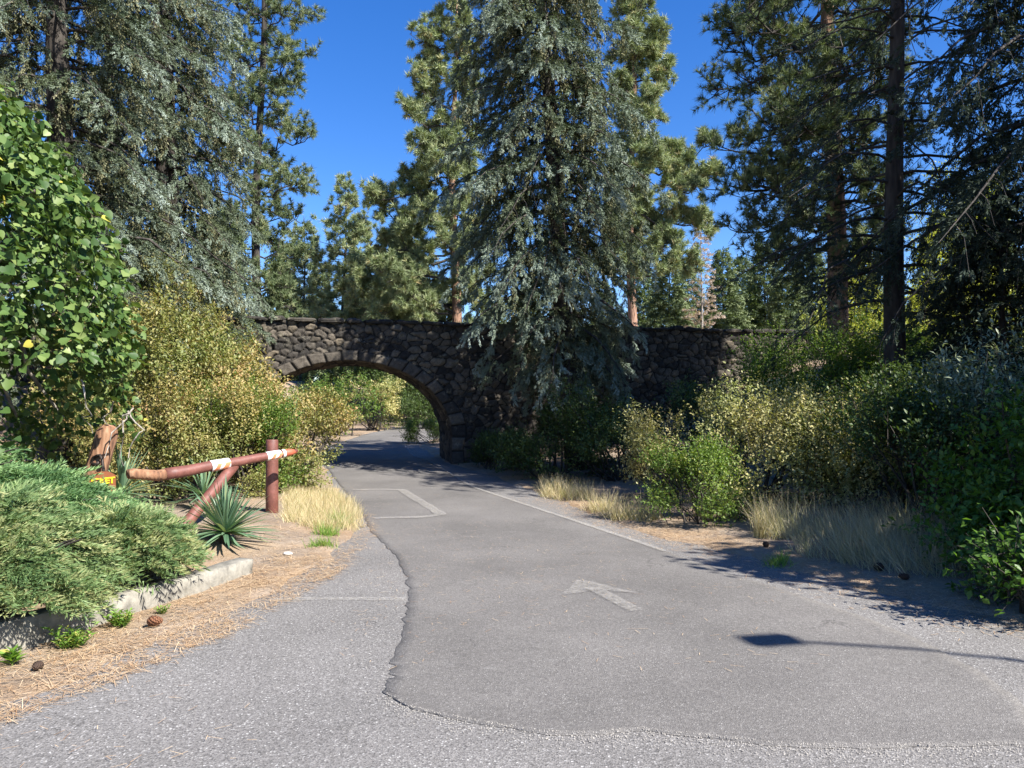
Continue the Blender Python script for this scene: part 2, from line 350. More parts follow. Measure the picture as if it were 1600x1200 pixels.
strip('old_road', ys_all, lambda y: L_(y)-.35, lambda y: R_(y)+.35, 0, M['asphalt_old'], 'coarse grey older asphalt', 40)
# newer smooth asphalt laid over it
def Wpts(pts): return [gr(*p) for p in pts]
nl = Wpts([(600, 1085), (604, 1060), (622, 1003), (632, 965), (637, 925), (634, 900), (622, 872), (598, 848), (580, 830), (566, 805)])
NL = [(p[1], p[0]) for p in nl]+[(14.8, -3.2), (20, -4.8), (23, -5.7), (27, -6.5), (35, -6.7), (45, -5.9), (56, -5.1), (70, -3.3)]
nr = Wpts([(1640, 1165), (1600, 1102), (1540, 1060), (1475, 1020), (1350, 965), (1250, 932), (1100, 884), (1000, 849), (920, 822), (850, 799), (790, 779), (740, 762)])
NR = [(p[1], p[0]) for p in nr]+[(20.5, -1.95), (24, -3.1), (28, -3.9), (30.5, -3.9), (34, -3.2), (38, -2.6), (45, -1.6), (60, .2), (70, 1.6)]
def NL_(y): return np.interp(y, *zip(*NL))
def NR_(y): return np.interp(y, *zip(*NR))
nb = Wpts([(600, 1085), (640, 1108), (700, 1122), (770, 1135), (850, 1148), (920, 1150), (1000, 1143), (1100, 1153), (1200, 1165), (1300, 1170), (1450, 1168), (1640, 1165)])
def new_road():
    s = np.linspace(0, 1, 70); t = np.concatenate([np.arange(0, 4, .03), np.arange(4, 16, .1), np.arange(16, 66, .5)])
    s[1] = .0015; s[-2] = .9985
    y0 = 3.66
    ys = y0+t
    lx = NL_(ys)+.02*n2(ys, ys*0, 7, 1)+.012*n2(ys, ys*0, 25, 2); rx = NR_(ys)+.02*n2(ys, ys*0, 3, 4)+.01*n2(ys, ys*0, 25, 2)
    x = lx[:, None]*(1-s)+rx[:, None]*s
    yb = np.interp(x, [p[0] for p in nb], [p[1] for p in nb])+.012*n2(x, x*0, 9, 8)+.006*n2(x, x*0, 40, 8)
    wgt = np.clip(1-t/1.2, 0, 1)[:, None]
    y = ys[:, None]*(1-wgt)+(yb+t[:, None])*wgt
    V = np.stack([x, y, RZ(y)+.009], -1)
    V[:, 0, 2] -= .0065; V[:, -1, 2] -= .0065; V[0, :, 2] -= .0065; V[1, :, 1] = V[0, :, 1]+.005
    n = len(s); k = np.arange(len(t)-1)[:, None]*n+np.arange(n-1)[None]
    F = np.stack([k, k+1, k+1+n, k+n], -1).reshape(-1, 4)
    tag(mesh_obj('road', V.reshape(-1, 3), F, M['asphalt_new']), 'smooth dark asphalt drive under the bridge', None, None, 'structure')
new_road()
def ribbon(name, pts, width, z, mat, label):
    P = np.array(pts, float); seg = np.linalg.norm(np.diff(P, axis=0), axis=1); t = np.concatenate([[0], np.cumsum(seg)])
    tt = np.linspace(0, t[-1], max(4, int(t[-1]/.1))); P = np.stack([np.interp(tt, t, P[:, 0]), np.interp(tt, t, P[:, 1])], -1)
    D = nrm(np.gradient(P, axis=0)); N = np.stack([-D[:, 1], D[:, 0]], -1)
    wd = width/2*(1+.25*n2(tt, tt*0, 5, 3))[:, None]
    A, B = P-N*wd, P+N*wd
    V = np.concatenate([np.c_[A, RZ(A[:, 1])+z], np.c_[B, RZ(B[:, 1])+z]]); n = len(P); i = np.arange(n-1)
    return tag(mesh_obj(name, V, np.stack([i, i+1, i+1+n, i+n], -1), mat), label, None, None, 'structure')
ed = [(NR_(y)-.02+.0*y, y) for y in np.arange(8.6, 31, .4)]
ribbon('edge_line_marking', ed, .07, .022, M['worn_paint'], 'thin faded edge line along the right of the drive')
def poly(name, pts, z, mat, label):
    V = [(x, y, float(RZ(y))+z) for x, y in pts]
    me = bpy.data.meshes.new(name); me.from_pydata(V, [], [list(range(len(V)))]); me.materials.append(mat)
    o = bpy.data.objects.new(name, me); link(o); return tag(o, label, None, None, 'structure')
# worn rectangle outline and worn arrow
ribbon('box_marking_line', [gr(*p) for p in [(550, 767), (600, 766), (628, 767), (640, 775), (665, 790), (690, 806), (660, 810), (600, 811), (585, 812)]], .16, .0225, M['worn_paint'], 'worn outline of a box painted on the drive')
_g = rng(31); _n = 2600; _t = _g.random(_n); _sx = np.where(_t < .97, _g.uniform(nb[0][0], nb[-1][0], _n), 0); _sy = np.interp(_sx, [p[0] for p in nb], [p[1] for p in nb])
_ly = _g.uniform(3.7, 9, _n); _m = _t >= .97; _sy = np.where(_m, _ly, _sy); _sx = np.where(_m, NL_(_ly), _sx); _off = np.abs(_g.normal(size=_n))*.09
_P = np.stack([_sx-np.where(_m, _off, 0), _sy-np.where(_m, 0, _off-.03), np.full(_n, .004)+.007*((~_m) & (_off < .03))], -1)
_tv = np.array([[-.5, -.4, 0], [.5, -.4, 0], [0, .6, 0], [0, .1, .7]]); V, F, rr_ = scatter(_tv, np.array([[0, 1, 3], [1, 2, 3], [2, 0, 3]]), _P, nrm(np.c_[_g.normal(size=(_n, 2)), np.zeros(_n)]), np.tile([0, 0, 1.], (_n, 1)), _g.uniform(.002, .008, _n), seed=2)
tag(mesh_obj('seam_grit', V, F, M['grit'], None, rnd=rr_), 'pale loose grit along the seam of the newer asphalt', 'grit', None, 'stuff')
poly('arrow_marking', [gr(*p) for p in [(872, 934), (888, 925), (901, 909), (925, 912), (960, 922), (998, 930), (965, 928), (935, 924), (905, 930)]], .0228, M['arrow_paint'], 'faded arrow head painted on the drive')
poly('arrow_shaft_marking', [gr(*p) for p in [(912, 921), (940, 922), (1004, 956), (984, 959)]], .0226, M['arrow_paint'], 'faded arrow shaft painted on the drive')
ribbon('old_stop_marking', [gr(*p) for p in [(430, 937), (520, 936), (634, 937)]], .09, .006, M['worn_paint'], 'pale worn bar across the older asphalt')

# ------------------------------------------------------------------ stone bridge
def cells(u, v, cu, cv, seed):
    I = np.floor(u/cu).astype(np.int64); J = np.floor(v/cv).astype(np.int64)
    f1 = np.full(u.shape, 9.); f2 = np.full(u.shape, 9.); rid = np.zeros(u.shape); pu = np.zeros(u.shape); pv = np.zeros(u.shape)
    for a in (-2, -1, 0, 1, 2):
        for b in (-1, 0, 1):
            ii, jj = I+a, J+b
            cu_ = (ii+.5*(jj % 2)+.1+.8*hash3(ii, jj, ii*0, seed))*cu; cv_ = (jj+.12+.76*hash3(ii, jj, ii*0+5, seed))*cv
            d = np.hypot((u-cu_)/cu, (v-cv_)/cv)
            m = d < f1; f2 = np.where(m, f1, np.minimum(f2, d)); rid = np.where(m, hash3(ii, jj, ii*0+9, seed), rid)
            pu = np.where(m, u-cu_, pu); pv = np.where(m, v-cv_, pv); f1 = np.where(m, d, f1)
    return f2-f1, rid, pu, pv
def relief(u, v, cu=.27, cv=.185, seed=1):
    wu = u+.09*n2(u, v, 3.1, 11)+.03*n2(u, v, 9, 13); wv = v+.06*n2(u, v, 3.7, 12)+.025*n2(u, v, 9, 14)
    e, rid, pu, pv = cells(wu, wv, cu, cv, seed)
    h = sstep(.02, .34, e)*.055+(rid-.5)*.04*sstep(.04, .2, e)+(pu*(rid-.5)*.22+pv*((rid*7) % 1-.35)*.28)*sstep(.04, .2, e)
    h = h*.85+.02*n2(u, v, 8, 2)+.014*n2(u, v, 20, 3)
    return h, rid, 1-sstep(.03, .13, e)
AA, AB, VS, VT = 2.72, 2.05, .85, 3.93
def wall_face(name, parent, off, flip, step, u0, u1):
    us = np.arange(u0, u1, step); vs = np.arange(-.4, VT+.001, step)
    U, V = np.meshgrid(us, vs)
    h, rid, mo = relief(U, V)
    rr = np.hypot(U/AA, np.maximum(V-VS, 0)/AB); ang = np.arctan2(np.maximum(V-VS, 0)/AB, U/AA)
    dd = (rr-1)*2.3
    wob = .06*n2(U, V, 2, 21)
    ring = (dd < .31+wob)
    q = np.where(V > VS, ang/np.pi*21, np.sign(U)*(VS-V)/.38+30)
    fr = q-np.floor(q); eb = np.minimum(np.minimum(fr, 1-fr)*.42, np.abs(.31+wob-dd))
    rq = hash3(np.floor(q).astype(np.int64), np.zeros(q.shape, np.int64), np.zeros(q.shape, np.int64), 3)
    hr = sstep(.0, .06, eb)*.055+.02+.03*(rq-.5)+.012*n2(U, V, 9, 2)+.007*n2(U, V, 22, 2)
    h = np.where(ring, hr, h); rid = np.where(ring, .05+.4*rq, rid); mo = np.where(ring, 1-sstep(.008, .03, eb), mo)
    inside = np.where(V > VS, rr < 1, np.abs(U) < AA)
    # snap the border of the opening to the arch curve
    sn = inside & (dd > -.09)
    k = np.where(sn & (V > VS), 1/np.maximum(rr, .5), 1); U2 = np.where(sn & (V <= VS), np.sign(U)*AA, U*k); V2 = np.where(sn & (V > VS), VS+(V-VS)*k, V)
    h = np.where(sn, np.minimum(h, .05), h)
    P = W0[None, None]+WU*U2[..., None]+WN*(h-off)[..., None] if not flip else W0[None, None]+WU*U2[..., None]-WN*(h+off)[..., None]
    Vt = np.concatenate([P, V2[..., None]], -1).reshape(-1, 3)
    n = len(us); i = np.arange(len(vs)-1)[:, None]*n+np.arange(n-1)[None]
    F = np.stack([i, i+1, i+1+n, i+n], -1).reshape(-1, 4)
    bad = (inside & ~sn).ravel(); F = F[~bad[F].any(1)]
    ins = inside.ravel(); F = F[~ins[F].all(1)]
    if flip: F = F[:, ::-1]
    return mesh_obj(name, Vt, F, M['stone'], parent, rnd=rid.ravel(), extra={'mortar': mo.ravel()})
br = thing('stone_bridge', 'long dark rubble stone bridge with one low arch over the drive', 'bridge', (0, 0, 0))
wall_face('front_wall', br, 0, False, .024, -8.5, 18)
wall_face('back_wall', br, BW, True, .09, -8.5, 18)
def barrel():
    th = np.linspace(0, np.pi, 150); arc = th*2.4
    cu = list(AA*np.cos(th)); cvv = list(VS+AB*np.sin(th))
    jn = 12; cu = [AA]*jn+cu+[-AA]*jn; cvv = list(np.linspace(-.4, VS-.05, jn))+cvv+list(np.linspace(VS-.05, -.4, jn))
    cu = np.array(cu); cvv = np.array(cvv); L = np.concatenate([[0], np.cumsum(np.hypot(np.diff(cu), np.diff(cvv)))])
    ds = np.arange(0, BW+.001, .05); A, D = np.meshgrid(L, ds)
    h, rid, mo = relief(A, D, .4, .34, 7); edge = np.minimum(D, BW-D); h = h*sstep(0, .15, edge)
    nu = np.gradient(cvv); nv = -np.gradient(cu); nn = np.hypot(nu, nv)+1e-9; nu, nv = -nu/nn, -nv/nn
    U = cu[None]+nu[None]*(h-.03); V = cvv[None]+nv[None]*(h-.03)
    P = W0[None, None]+WU*U[..., None]-WN*(D*1.0-.04+.08*D/BW)[..., None]
    Vt = np.concatenate([P, V[..., None]], -1).reshape(-1, 3); n = len(L)
    i = np.arange(len(ds)-1)[:, None]*n+np.arange(n-1)[None]; F = np.stack([i, i+1, i+1+n, i+n], -1).reshape(-1, 4)
    mesh_obj('arch_vault', Vt, F, M['stone'], br, rnd=rid.ravel(), extra={'mortar': mo.ravel()})
barrel()
def bx(mb, ua, ub, fa, fb, za, zb):            # box in wall space: f = distance behind the front face
    P = []
    for u in (ua, ub):
        for f in (fa, fb):
            for z in (za, zb):
                p = W0+WU*u-WN*f; P.append([p[0], p[1], z])
    mb.add(P, [[0, 1, 3, 2], [4, 6, 7, 5], [0, 4, 5, 1], [2, 3, 7, 6], [0, 2, 6, 4], [1, 5, 7, 3]])
mb = MB(); bx(mb, -8.5, 18, .06, .4, 3.1, VT-.03); bx(mb, -8.5, 18, BW-.4, BW-.06, 3.1, VT-.03); bx(mb, -8.5, 18, .41, BW-.41, 3.0, 3.2)
pc = mb.build('parapet_core', M['rock_brown'], br)
def coping(f0, f1, seed):
    g = rng(seed); u = -8.4; V = []; F = []; rn = []; mo = []; n0 = 0
    while u < 17.9:
        L = g.uniform(.35, .85); hgt = g.uniform(.08, .14); z0 = VT-.04+g.uniform(-.01, .015); o1 = f0+g.uniform(-.06, .03); o2 = f1+g.uniform(-.04, .05)
        k = 9; A, B, C = np.meshgrid(np.linspace(0, 1, k), np.linspace(0, 1, 5), np.linspace(0, 1, 4), indexing='ij')
        S = np.stack([A, B, C], -1); c = (S-.5)*2; rc = c/np.maximum(1, (np.abs(c)**5).sum(-1, keepdims=True)**(1/5.)); S = rc/2+.5
        uu = u+S[..., 0]*(L-.015); ff = o1+S[..., 1]*(o2-o1); zz = z0+S[..., 2]*hgt
        p = W0+WU*uu[..., None]-WN*ff[..., None]; Q = np.concatenate([p, zz[..., None]], -1)
        Q = Q+.025*np.stack([vnoise(Q*5+s*13) for s in range(3)], -1)+.01*np.stack([vnoise(Q*14+s*13) for s in range(3)], -1)
        idx = np.arange(k*5*4).reshape(k, 5, 4)
        fs = []
        for a, sl_ in ((0, 0), (0, -1), (1, 0), (1, -1), (2, 0), (2, -1)):
            I = np.take(idx, sl_, axis=a); fs.append(np.stack([I[:-1, :-1], I[1:, :-1], I[1:, 1:], I[:-1, 1:]], -1).reshape(-1, 4))
        V.append(Q.reshape(-1, 3)); F.append(np.vstack(fs)+n0); n0 += k*20; rn.append(np.full(k*20, g.random()*.3)); mo.append(np.zeros(k*20)); u += L
    mesh_obj('coping', np.vstack(V), np.vstack(F), M['stone'], br, rnd=np.concatenate(rn), extra={'mortar': np.concatenate(mo)})
coping(-.16, .5, 3); coping(BW-.5, BW+.12, 4)

# ------------------------------------------------------------------ foliage templates (axis +Y, unit length)
def T_leaf(w=.5, fold=.12):
    return np.array([[0, 0, 0], [-w/2, .45, fold], [0, 1, -.05], [w/2, .45, fold]]), np.array([[0, 1, 2], [0, 2, 3]])
def T_spike(nn, spread, ln, wd, seed=0, a0=.25, y0=0.1, y1=1.0):
    g = rng(seed); V = []; F = []
    for q in range(nn):
        y = y0+(y1-y0)*q/max(1, nn-1); az = q*2.4+g.uniform(-.3, .3); sp = spread*g.uniform(.7, 1.2)
        d = np.array([math.cos(az)*math.sin(sp), math.cos(sp), math.sin(az)*math.sin(sp)]); b = np.array([0, y*.8, 0]); l = ln*g.uniform(.7, 1.15)
        s = nrm(np.cross(d, np.array([math.cos(az*1.7), 0.2, math.sin(az*1.7)])))*wd/2
        i = len(V); V += [b-s*.6, b+s, b+d*l]; F.append([i, i+1, i+2])
    return np.array(V), np.array(F)
def T_quads(nn, spread, ln, wd, seed=0):       # wider flat blades
    g = rng(seed); V = []; F = []
    for q in range(nn):
        y = .75*q/max(1, nn-1); az = q*2.4+g.uniform(-.4, .4); sp = spread*g.uniform(.6, 1.3)
        d = np.array([math.cos(az)*math.sin(sp), math.cos(sp), math.sin(az)*math.sin(sp)]); b = np.array([0, y, 0]); l = ln*g.uniform(.7, 1.15)
        s = nrm(np.cross(d, g.normal(size=3)))*wd/2
        i = len(V); V += [b, b+d*l*.5-s, b+d*l, b+d*l*.5+s]; F += [[i, i+1, i+2], [i, i+2, i+3]]
    return np.array(V), np.array(F)
TW_SPRUCE = T_quads(16, .5, .34, .1, 1)
TW_HANG = T_quads(5, .5, .5, .13, 6)
TW_FIR = T_quads(7, .75, .55, .2, 2)
TUFT = T_spike(26, 1.0, .95, .085, 3, y0=-.1, y1=.35)
TUFT_S = T_spike(16, 1.0, .95, .17, 4, y0=-.1, y1=.35)
LEAF = T_leaf(.55, .1); LEAF_N = T_leaf(.32, .06)
def T_heart():
    o = np.array([[0, 0], [-.22, -.1], [-.47, .05], [-.5, .35], [-.3, .7], [0, 1.0], [.3, .7], [.5, .35], [.47, .05], [.22, -.1]])
    V = [[x, y, .16*abs(x)-.12*(y-.3)**2] for x, y in o]+[[0, .4, -.05]]
    F = [[10, i, (i+1) % 10] for i in range(10)]
    return np.array(V), np.array(F)[:, ::-1]
HEART = T_heart()

def mk_foliage(name, tmpl, P, D, U, S, mat, parent, g=None, seed=0):
    V, F, r = scatter(tmpl[0], tmpl[1], P, D, U, S, g, seed)
    return mesh_obj(name, V, F, mat, parent, rnd=r)
def bezier(p0, p1, p2, t): return p0*(1-t)**2+2*p1*t*(1-t)+p2*t**2

def conifer(name, label, loc, H, Rad, h0=.06, nbr=150, droop=.35, up=.15, twig=.16, ntw=34, hang=.5, tmpl=None, mat='spruce', bark='bark_dark', seed=1, trunk_r=.25, prof=.75,
            hangmat=None, gaps=.0, group=None, cat='spruce tree', zmax=None, lean=(0, 0), sparse=1., bias=None, brk=4, az_range=None, low=(.55, 6)):
    """spruce/fir: whorled drooping boughs, side branchlets, hanging twigs. zmax: keep detail only below this height (out of frame above)"""
    g = rng(seed); tmpl = tmpl or TW_SPRUCE
    root = thing(name, label, cat, loc, group)
    mb = MB(); zs = np.linspace(-.3, H, 14); wob = np.stack([.12*np.sin(zs*.5+seed)*.5+lean[0]*zs/H, .12*np.cos(zs*.4+seed)*.5+lean[1]*zs/H, zs], -1)
    mb.tube(wob, trunk_r*np.clip(1-zs/H, .03, 1)**.8*(1+.35*np.exp(-np.clip(zs, 0, 9)*2.5)), 10)
    trunk = mb.build('trunk', M[bark], root, True)
    lb = MB(); PP = []; DD = []; SS = []; HH = []; TT = []
    for b in range(nbr):
        f = ((b+g.random())/nbr)**.9; h = H*(h0+(1-h0)*f*.985)
        pr = (1-f)**prof*min(1, low[0]+f*low[1])
        L = Rad*pr*g.uniform(.65, 1.15)+.15
        az = b*2.39996+g.uniform(-.4, .4)
        if az_range and g.random() < .75: az = g.uniform(*az_range)
        if bias: L *= 1+bias[1]*math.cos(az-bias[0])
        if zmax and h > zmax+2.5: continue
        c = np.array([np.interp(h, zs, wob[:, 0]), np.interp(h, zs, wob[:, 1]), h])
        bt = g.random(); o = np.array([math.cos(az), math.sin(az), 0]); dr = droop*g.uniform(.6, 1.4)*(1.1-f)
        p1 = c+o*L*.5+np.array([0, 0, up*L*.6]); p2 = c+o*L+np.array([0, 0, -dr*L])
        t = np.linspace(0, 1, 7)[:, None]; path = bezier(c, p1, p2, t)+g.normal(size=(7, 3))*.02*L*np.linspace(0, 1, 7)[:, None]
        lb.tube(path, np.linspace(max(.012, trunk_r*.17*(1-f*.7)), .006, 7), brk, False)
        nsub = max(4, int(L*5.5*sparse))
        for s in range(nsub):
            ts = .12+.88*((s+g.random())/nsub); base = bezier(c, p1, p2, ts); tan = nrm(bezier(c, p1, p2, min(1, ts+.05))-bezier(c, p1, p2, ts-.05))
            side = np.cross(tan, [0, 0, 1.]); sgn = 1 if s % 2 else -1
            l2 = L*.4*(1.08-ts)+.2; l2 *= g.uniform(.6, 1.2)
            hd = hang*g.uniform(.3, 1.3)
            d = nrm(tan*.75+side*sgn*.85+np.array([0, 0, -.12])); q1 = base+d*l2*.55; q2 = base+d*l2+np.array([0, 0, -hd*l2])
            if s % 2 == 0: lb.tube(np.array([base, q1, q2]), [.008, .005, .003], 3, False)
            nt_ = max(3, int(ntw*l2*g.uniform(.8, 1.2))); tt = g.random(nt_)[:, None]**.8; p = bezier(base, q1, q2, tt); tn = nrm((q1-base)*(1-tt)+(q2-q1)*tt)
            dd = nrm(tn+.55*runit(g, nt_)*np.array([1, 1, .6])+np.array([0, 0, .12]))
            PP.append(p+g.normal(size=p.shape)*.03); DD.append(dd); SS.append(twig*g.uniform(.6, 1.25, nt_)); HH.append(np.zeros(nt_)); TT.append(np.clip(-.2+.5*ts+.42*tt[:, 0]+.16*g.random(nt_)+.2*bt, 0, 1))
            if hangmat and g.random() < .5*(1.15-ts):            # pendulous old twigs under the bough
                nh = int(4+10*l2); p = bezier(base, q1, q2, g.random(nh)[:, None]); lng = g.uniform(.1, .65, nh)*min(1., .35+L*.35)
                k = 4
                for kk in range(k):
                    PP.append(p+np.array([0, 0, -1.])*(lng*(kk+.3)/k)[:, None]+g.normal(size=p.shape)*.02)
                    DD.append(nrm(np.array([0, 0, -1.])+.35*g.normal(size=p.shape))); SS.append(twig*g.uniform(.7, 1.1, nh)); HH.append(np.ones(nh)); TT.append(g.random(nh))
    lb.build('limbs', M[bark], root)
    P, D, S, Hm, Tn = map(np.concatenate, (PP, DD, SS, HH, TT))
    if gaps:
        keep = vnoise(P*1.25+seed*3.1) > -1+gaps*1.15; P, D, S, Hm, Tn = P[keep], D[keep], S[keep], Hm[keep], Tn[keep]
    U = nrm(np.array([0, 0, 1.])+.5*runit(g, len(P)))
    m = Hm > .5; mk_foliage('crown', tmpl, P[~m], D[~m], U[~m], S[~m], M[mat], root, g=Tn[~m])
    if m.any(): mk_foliage('hanging_twigs', TW_HANG, P[m], D[m], U[m], S[m], M[hangmat], root, seed=seed)
    return root

def pine(name, label, loc, H, Rad, h0=.3, nlimb=40, seed=1, tuft=.2, mat='pine', bark='bark_pine', trunk_r=.25, group=None, cat='pine tree', lean=(0, 0), limbs=(), prof=.6, up=.35, sub=9, tw=5, tmpl=None, bias=None, zmax=None, rmin=.35, gaps=0):
    g = rng(seed); root = thing(name, label, cat, loc, group); tmpl = tmpl or TUFT_S
    mb = MB(); zs = np.linspace(-.3, H, 16); wob = np.stack([.15*np.sin(zs*.35+seed)+lean[0]*zs/H-.15*math.sin(seed), .12*np.cos(zs*.3+seed)+lean[1]*zs/H, zs], -1)
    mb.tube(wob, trunk_r*np.clip(1-zs/H, .03, 1)**.7, 9); mb.build('trunk', M[bark], root, True)
    lb = MB(); PP = []; DD = []; SS = []
    L_list = []
    for b in range(nlimb):
        f = (b+g.random())/nlimb; h = H*(h0+(1-h0)*f*.97); az = b*2.39996+g.uniform(-.5, .5)
        rp = Rad*(max(rmin, math.sin(math.pi*min(1, (f*.8+.25)))**prof) if f < .75 else (1-f)/.25*.75+.12)*g.uniform(.6, 1.15)
        if bias: rp *= 1+bias[1]*math.cos(az-bias[0])
        L_list.append((h, az, rp, up*g.uniform(-.4, 1.6)))
    L_list += list(limbs)
    for (h, az, L, u_) in L_list:
        if zmax and h > zmax+2: continue
        c = np.array([np.interp(h, zs, wob[:, 0]), np.interp(h, zs, wob[:, 1]), h]); o = np.array([math.cos(az), math.sin(az), 0])
        p1 = c+o*L*.55+np.array([0, 0, -.05*L]); p2 = c+o*L+np.array([0, 0, u_*L])
        t = np.linspace(0, 1, 7)[:, None]; path = bezier(c, p1, p2, t); path[1:-1] += g.normal(size=(5, 3))*.05*L
        lb.tube(path, np.linspace(max(.02, trunk_r*.2*(L/Rad)**.5), .012, 7), 5, False)
        for s in range(max(3, int(sub*(L/Rad+.3)))):
            ts = g.uniform(.25, 1.); k = ts*6; i0 = min(5, int(k)); base = path[i0]+(path[i0+1]-path[i0])*(k-i0)
            tan = nrm(path[i0+1]-path[i0]); d = nrm(tan*.6+runit(g, 1)[0]*.8+np.array([0, 0, .25])); l2 = (L*.33*(1.15-ts)+.35)*g.uniform(.6, 1.2)
            q1 = base+d*l2*.6; q2 = base+d*l2+np.array([0, 0, .22*l2])
            lb.tube(np.array([base, q1, q2]), [.018, .012, .008], 3, False)
            for r_ in range(max(2, int(tw*l2*1.1+.8))):
                tb = g.uniform(.3, 1); b3 = bezier(base, q1, q2, tb); d3 = nrm(nrm(q2-base)*.7+runit(g, 1)[0]*.8+np.array([0, 0, .35])); l3 = g.uniform(.15, .45)
                e = b3+d3*l3; lb.tube(np.array([b3, e]), [.008, .006], 3, False)
                k_ = 3; PP.append(np.array([b3+d3*l3*x for x in (.45, .75, 1.)])); DD.append(nrm(d3[None]+.35*g.normal(size=(k_, 3))+np.array([0, 0, .15]))); SS.append(tuft*g.uniform(.7, 1.2, k_))
    lb.build('limbs', M[bark if bark != 'bark_pine' else 'bark_dark'], root)
    P, D, S = map(np.concatenate, (PP, DD, SS))
    if gaps: keep = vnoise(P*.75+seed*2.7) > -1+gaps; P, D, S = P[keep], D[keep], S[keep]
    U = runit(g, len(P))
    mk_foliage('crown', tmpl, P, D, U, S, M[mat], root, seed=seed)
    return root

def shrub(name, label, loc, r, h, n=9000, leaf=.05, mat='shrub_green', seed=1, lobes=16, tmpl=None, base=.1, upb=.5, shoot=.32, group=None, cat='shrub', per=9, stems=14, stemmat='bark_dark', lobe_r=.42, flat=1., fill=.2):
    """r=(rx,ry); many stems, lobes of leafy shoots"""
    g = rng(seed); tmpl = tmpl or LEAF; root = thing(name, label, cat, loc, group); rx, ry = r
    C = []
    for q in range(lobes):
        d = runit(g, 1)[0]; d[2] = abs(d[2]); rr = g.uniform(.5, .85) if q % 4 else .8
        if q % 3 == 0: d[:2] = d[:2]/max(.2, np.hypot(*d[:2])); rr = .72
        C.append([d[0]*rx*rr, d[1]*ry*rr, base*h+max(.02 if q % 3 == 0 else .08, (.95 if q % 5 == 0 else d[2])*rr)*h*.92*flat])
    C = np.array(C); LR = g.uniform(.7, 1.25, lobes)*lobe_r*min(rx, ry, h/1.3)
    sb = MB()
    for q in range(stems):
        c = C[q % lobes]+g.normal(size=3)*LR[q % lobes]*.4; b = np.array([g.normal()*rx*.15, g.normal()*ry*.15, -.15])
        m_ = (b+c)/2+g.normal(size=3)*.08*h; m_[2] = c[2]*.55
        t = np.linspace(0, 1, 6)[:, None]; sb.tube(bezier(b, m_, c, t), np.linspace(.022*min(1.6, h/1.8+.3), .006, 6), 4, False)
    ns = n//per; q = g.integers(0, lobes, ns); d = runit(g, ns); rad = np.where(g.random(ns) < fill, g.random(ns), g.uniform(.8, 1.12, ns))
    S0 = C[q]+d*(LR[q]*rad)[:, None]*np.array([1, 1, .85]); lim = np.sqrt((S0[:, 0]/rx)**2+(S0[:, 1]/ry)**2); idx_keep = np.nonzero((S0[:, 2] > .02) | (g.random(ns) < .2))[0]; S0 = S0[idx_keep]; ns = len(S0)
    S0[:, 2] = np.maximum(S0[:, 2], .03)
    keep = vnoise(S0*2.1+seed) > -.26; S0 = S0[keep]; idx_keep = idx_keep[keep]; ns = len(S0)
    out = nrm(S0-np.array([0, 0, h*.25])); sd = nrm(out*.6+np.array([0, 0, upb])+.55*runit(g, ns)); sl_ = shoot*g.uniform(.5, 1.4, ns)
    for i_ in range(0, ns, max(1, ns//160)): sb.tube(np.array([S0[i_]-sd[i_]*sl_[i_]*.6, S0[i_]+sd[i_]*sl_[i_]*.9]), [.006, .002], 3, False)
    sb.build('stems', M[stemmat], root)
    tt = (np.arange(per)+.5)/per; P = S0[:, None]+sd[:, None]*(sl_[:, None]*tt[None])[..., None]; P = P.reshape(-1, 3)+g.normal(size=(ns*per, 3))*leaf*.35
    A = np.repeat(sd, per, 0); D = nrm(A*.45+.9*runit(g, ns*per)+np.array([0, 0, -.1])); U = nrm(np.array([0, 0, .9])+np.repeat(out, per, 0)*.5+.7*runit(g, ns*per))
    ltone = g.random(lobes); q = q[idx_keep]; tone = np.clip(np.repeat(g.random(ns)*.42+ltone[q]*.42, per)+g.random(ns*per)*.2-.02, 0, 1)
    mk_foliage('leaves', tmpl, P, D, U, leaf*g.uniform(.6, 1.25, ns*per), M[mat], root, g=tone)
    return root
def gloc(px, Y, dz=0):
    x = (px-800)/1202*Y; return (x, Y, float(G(x, Y))+dz)

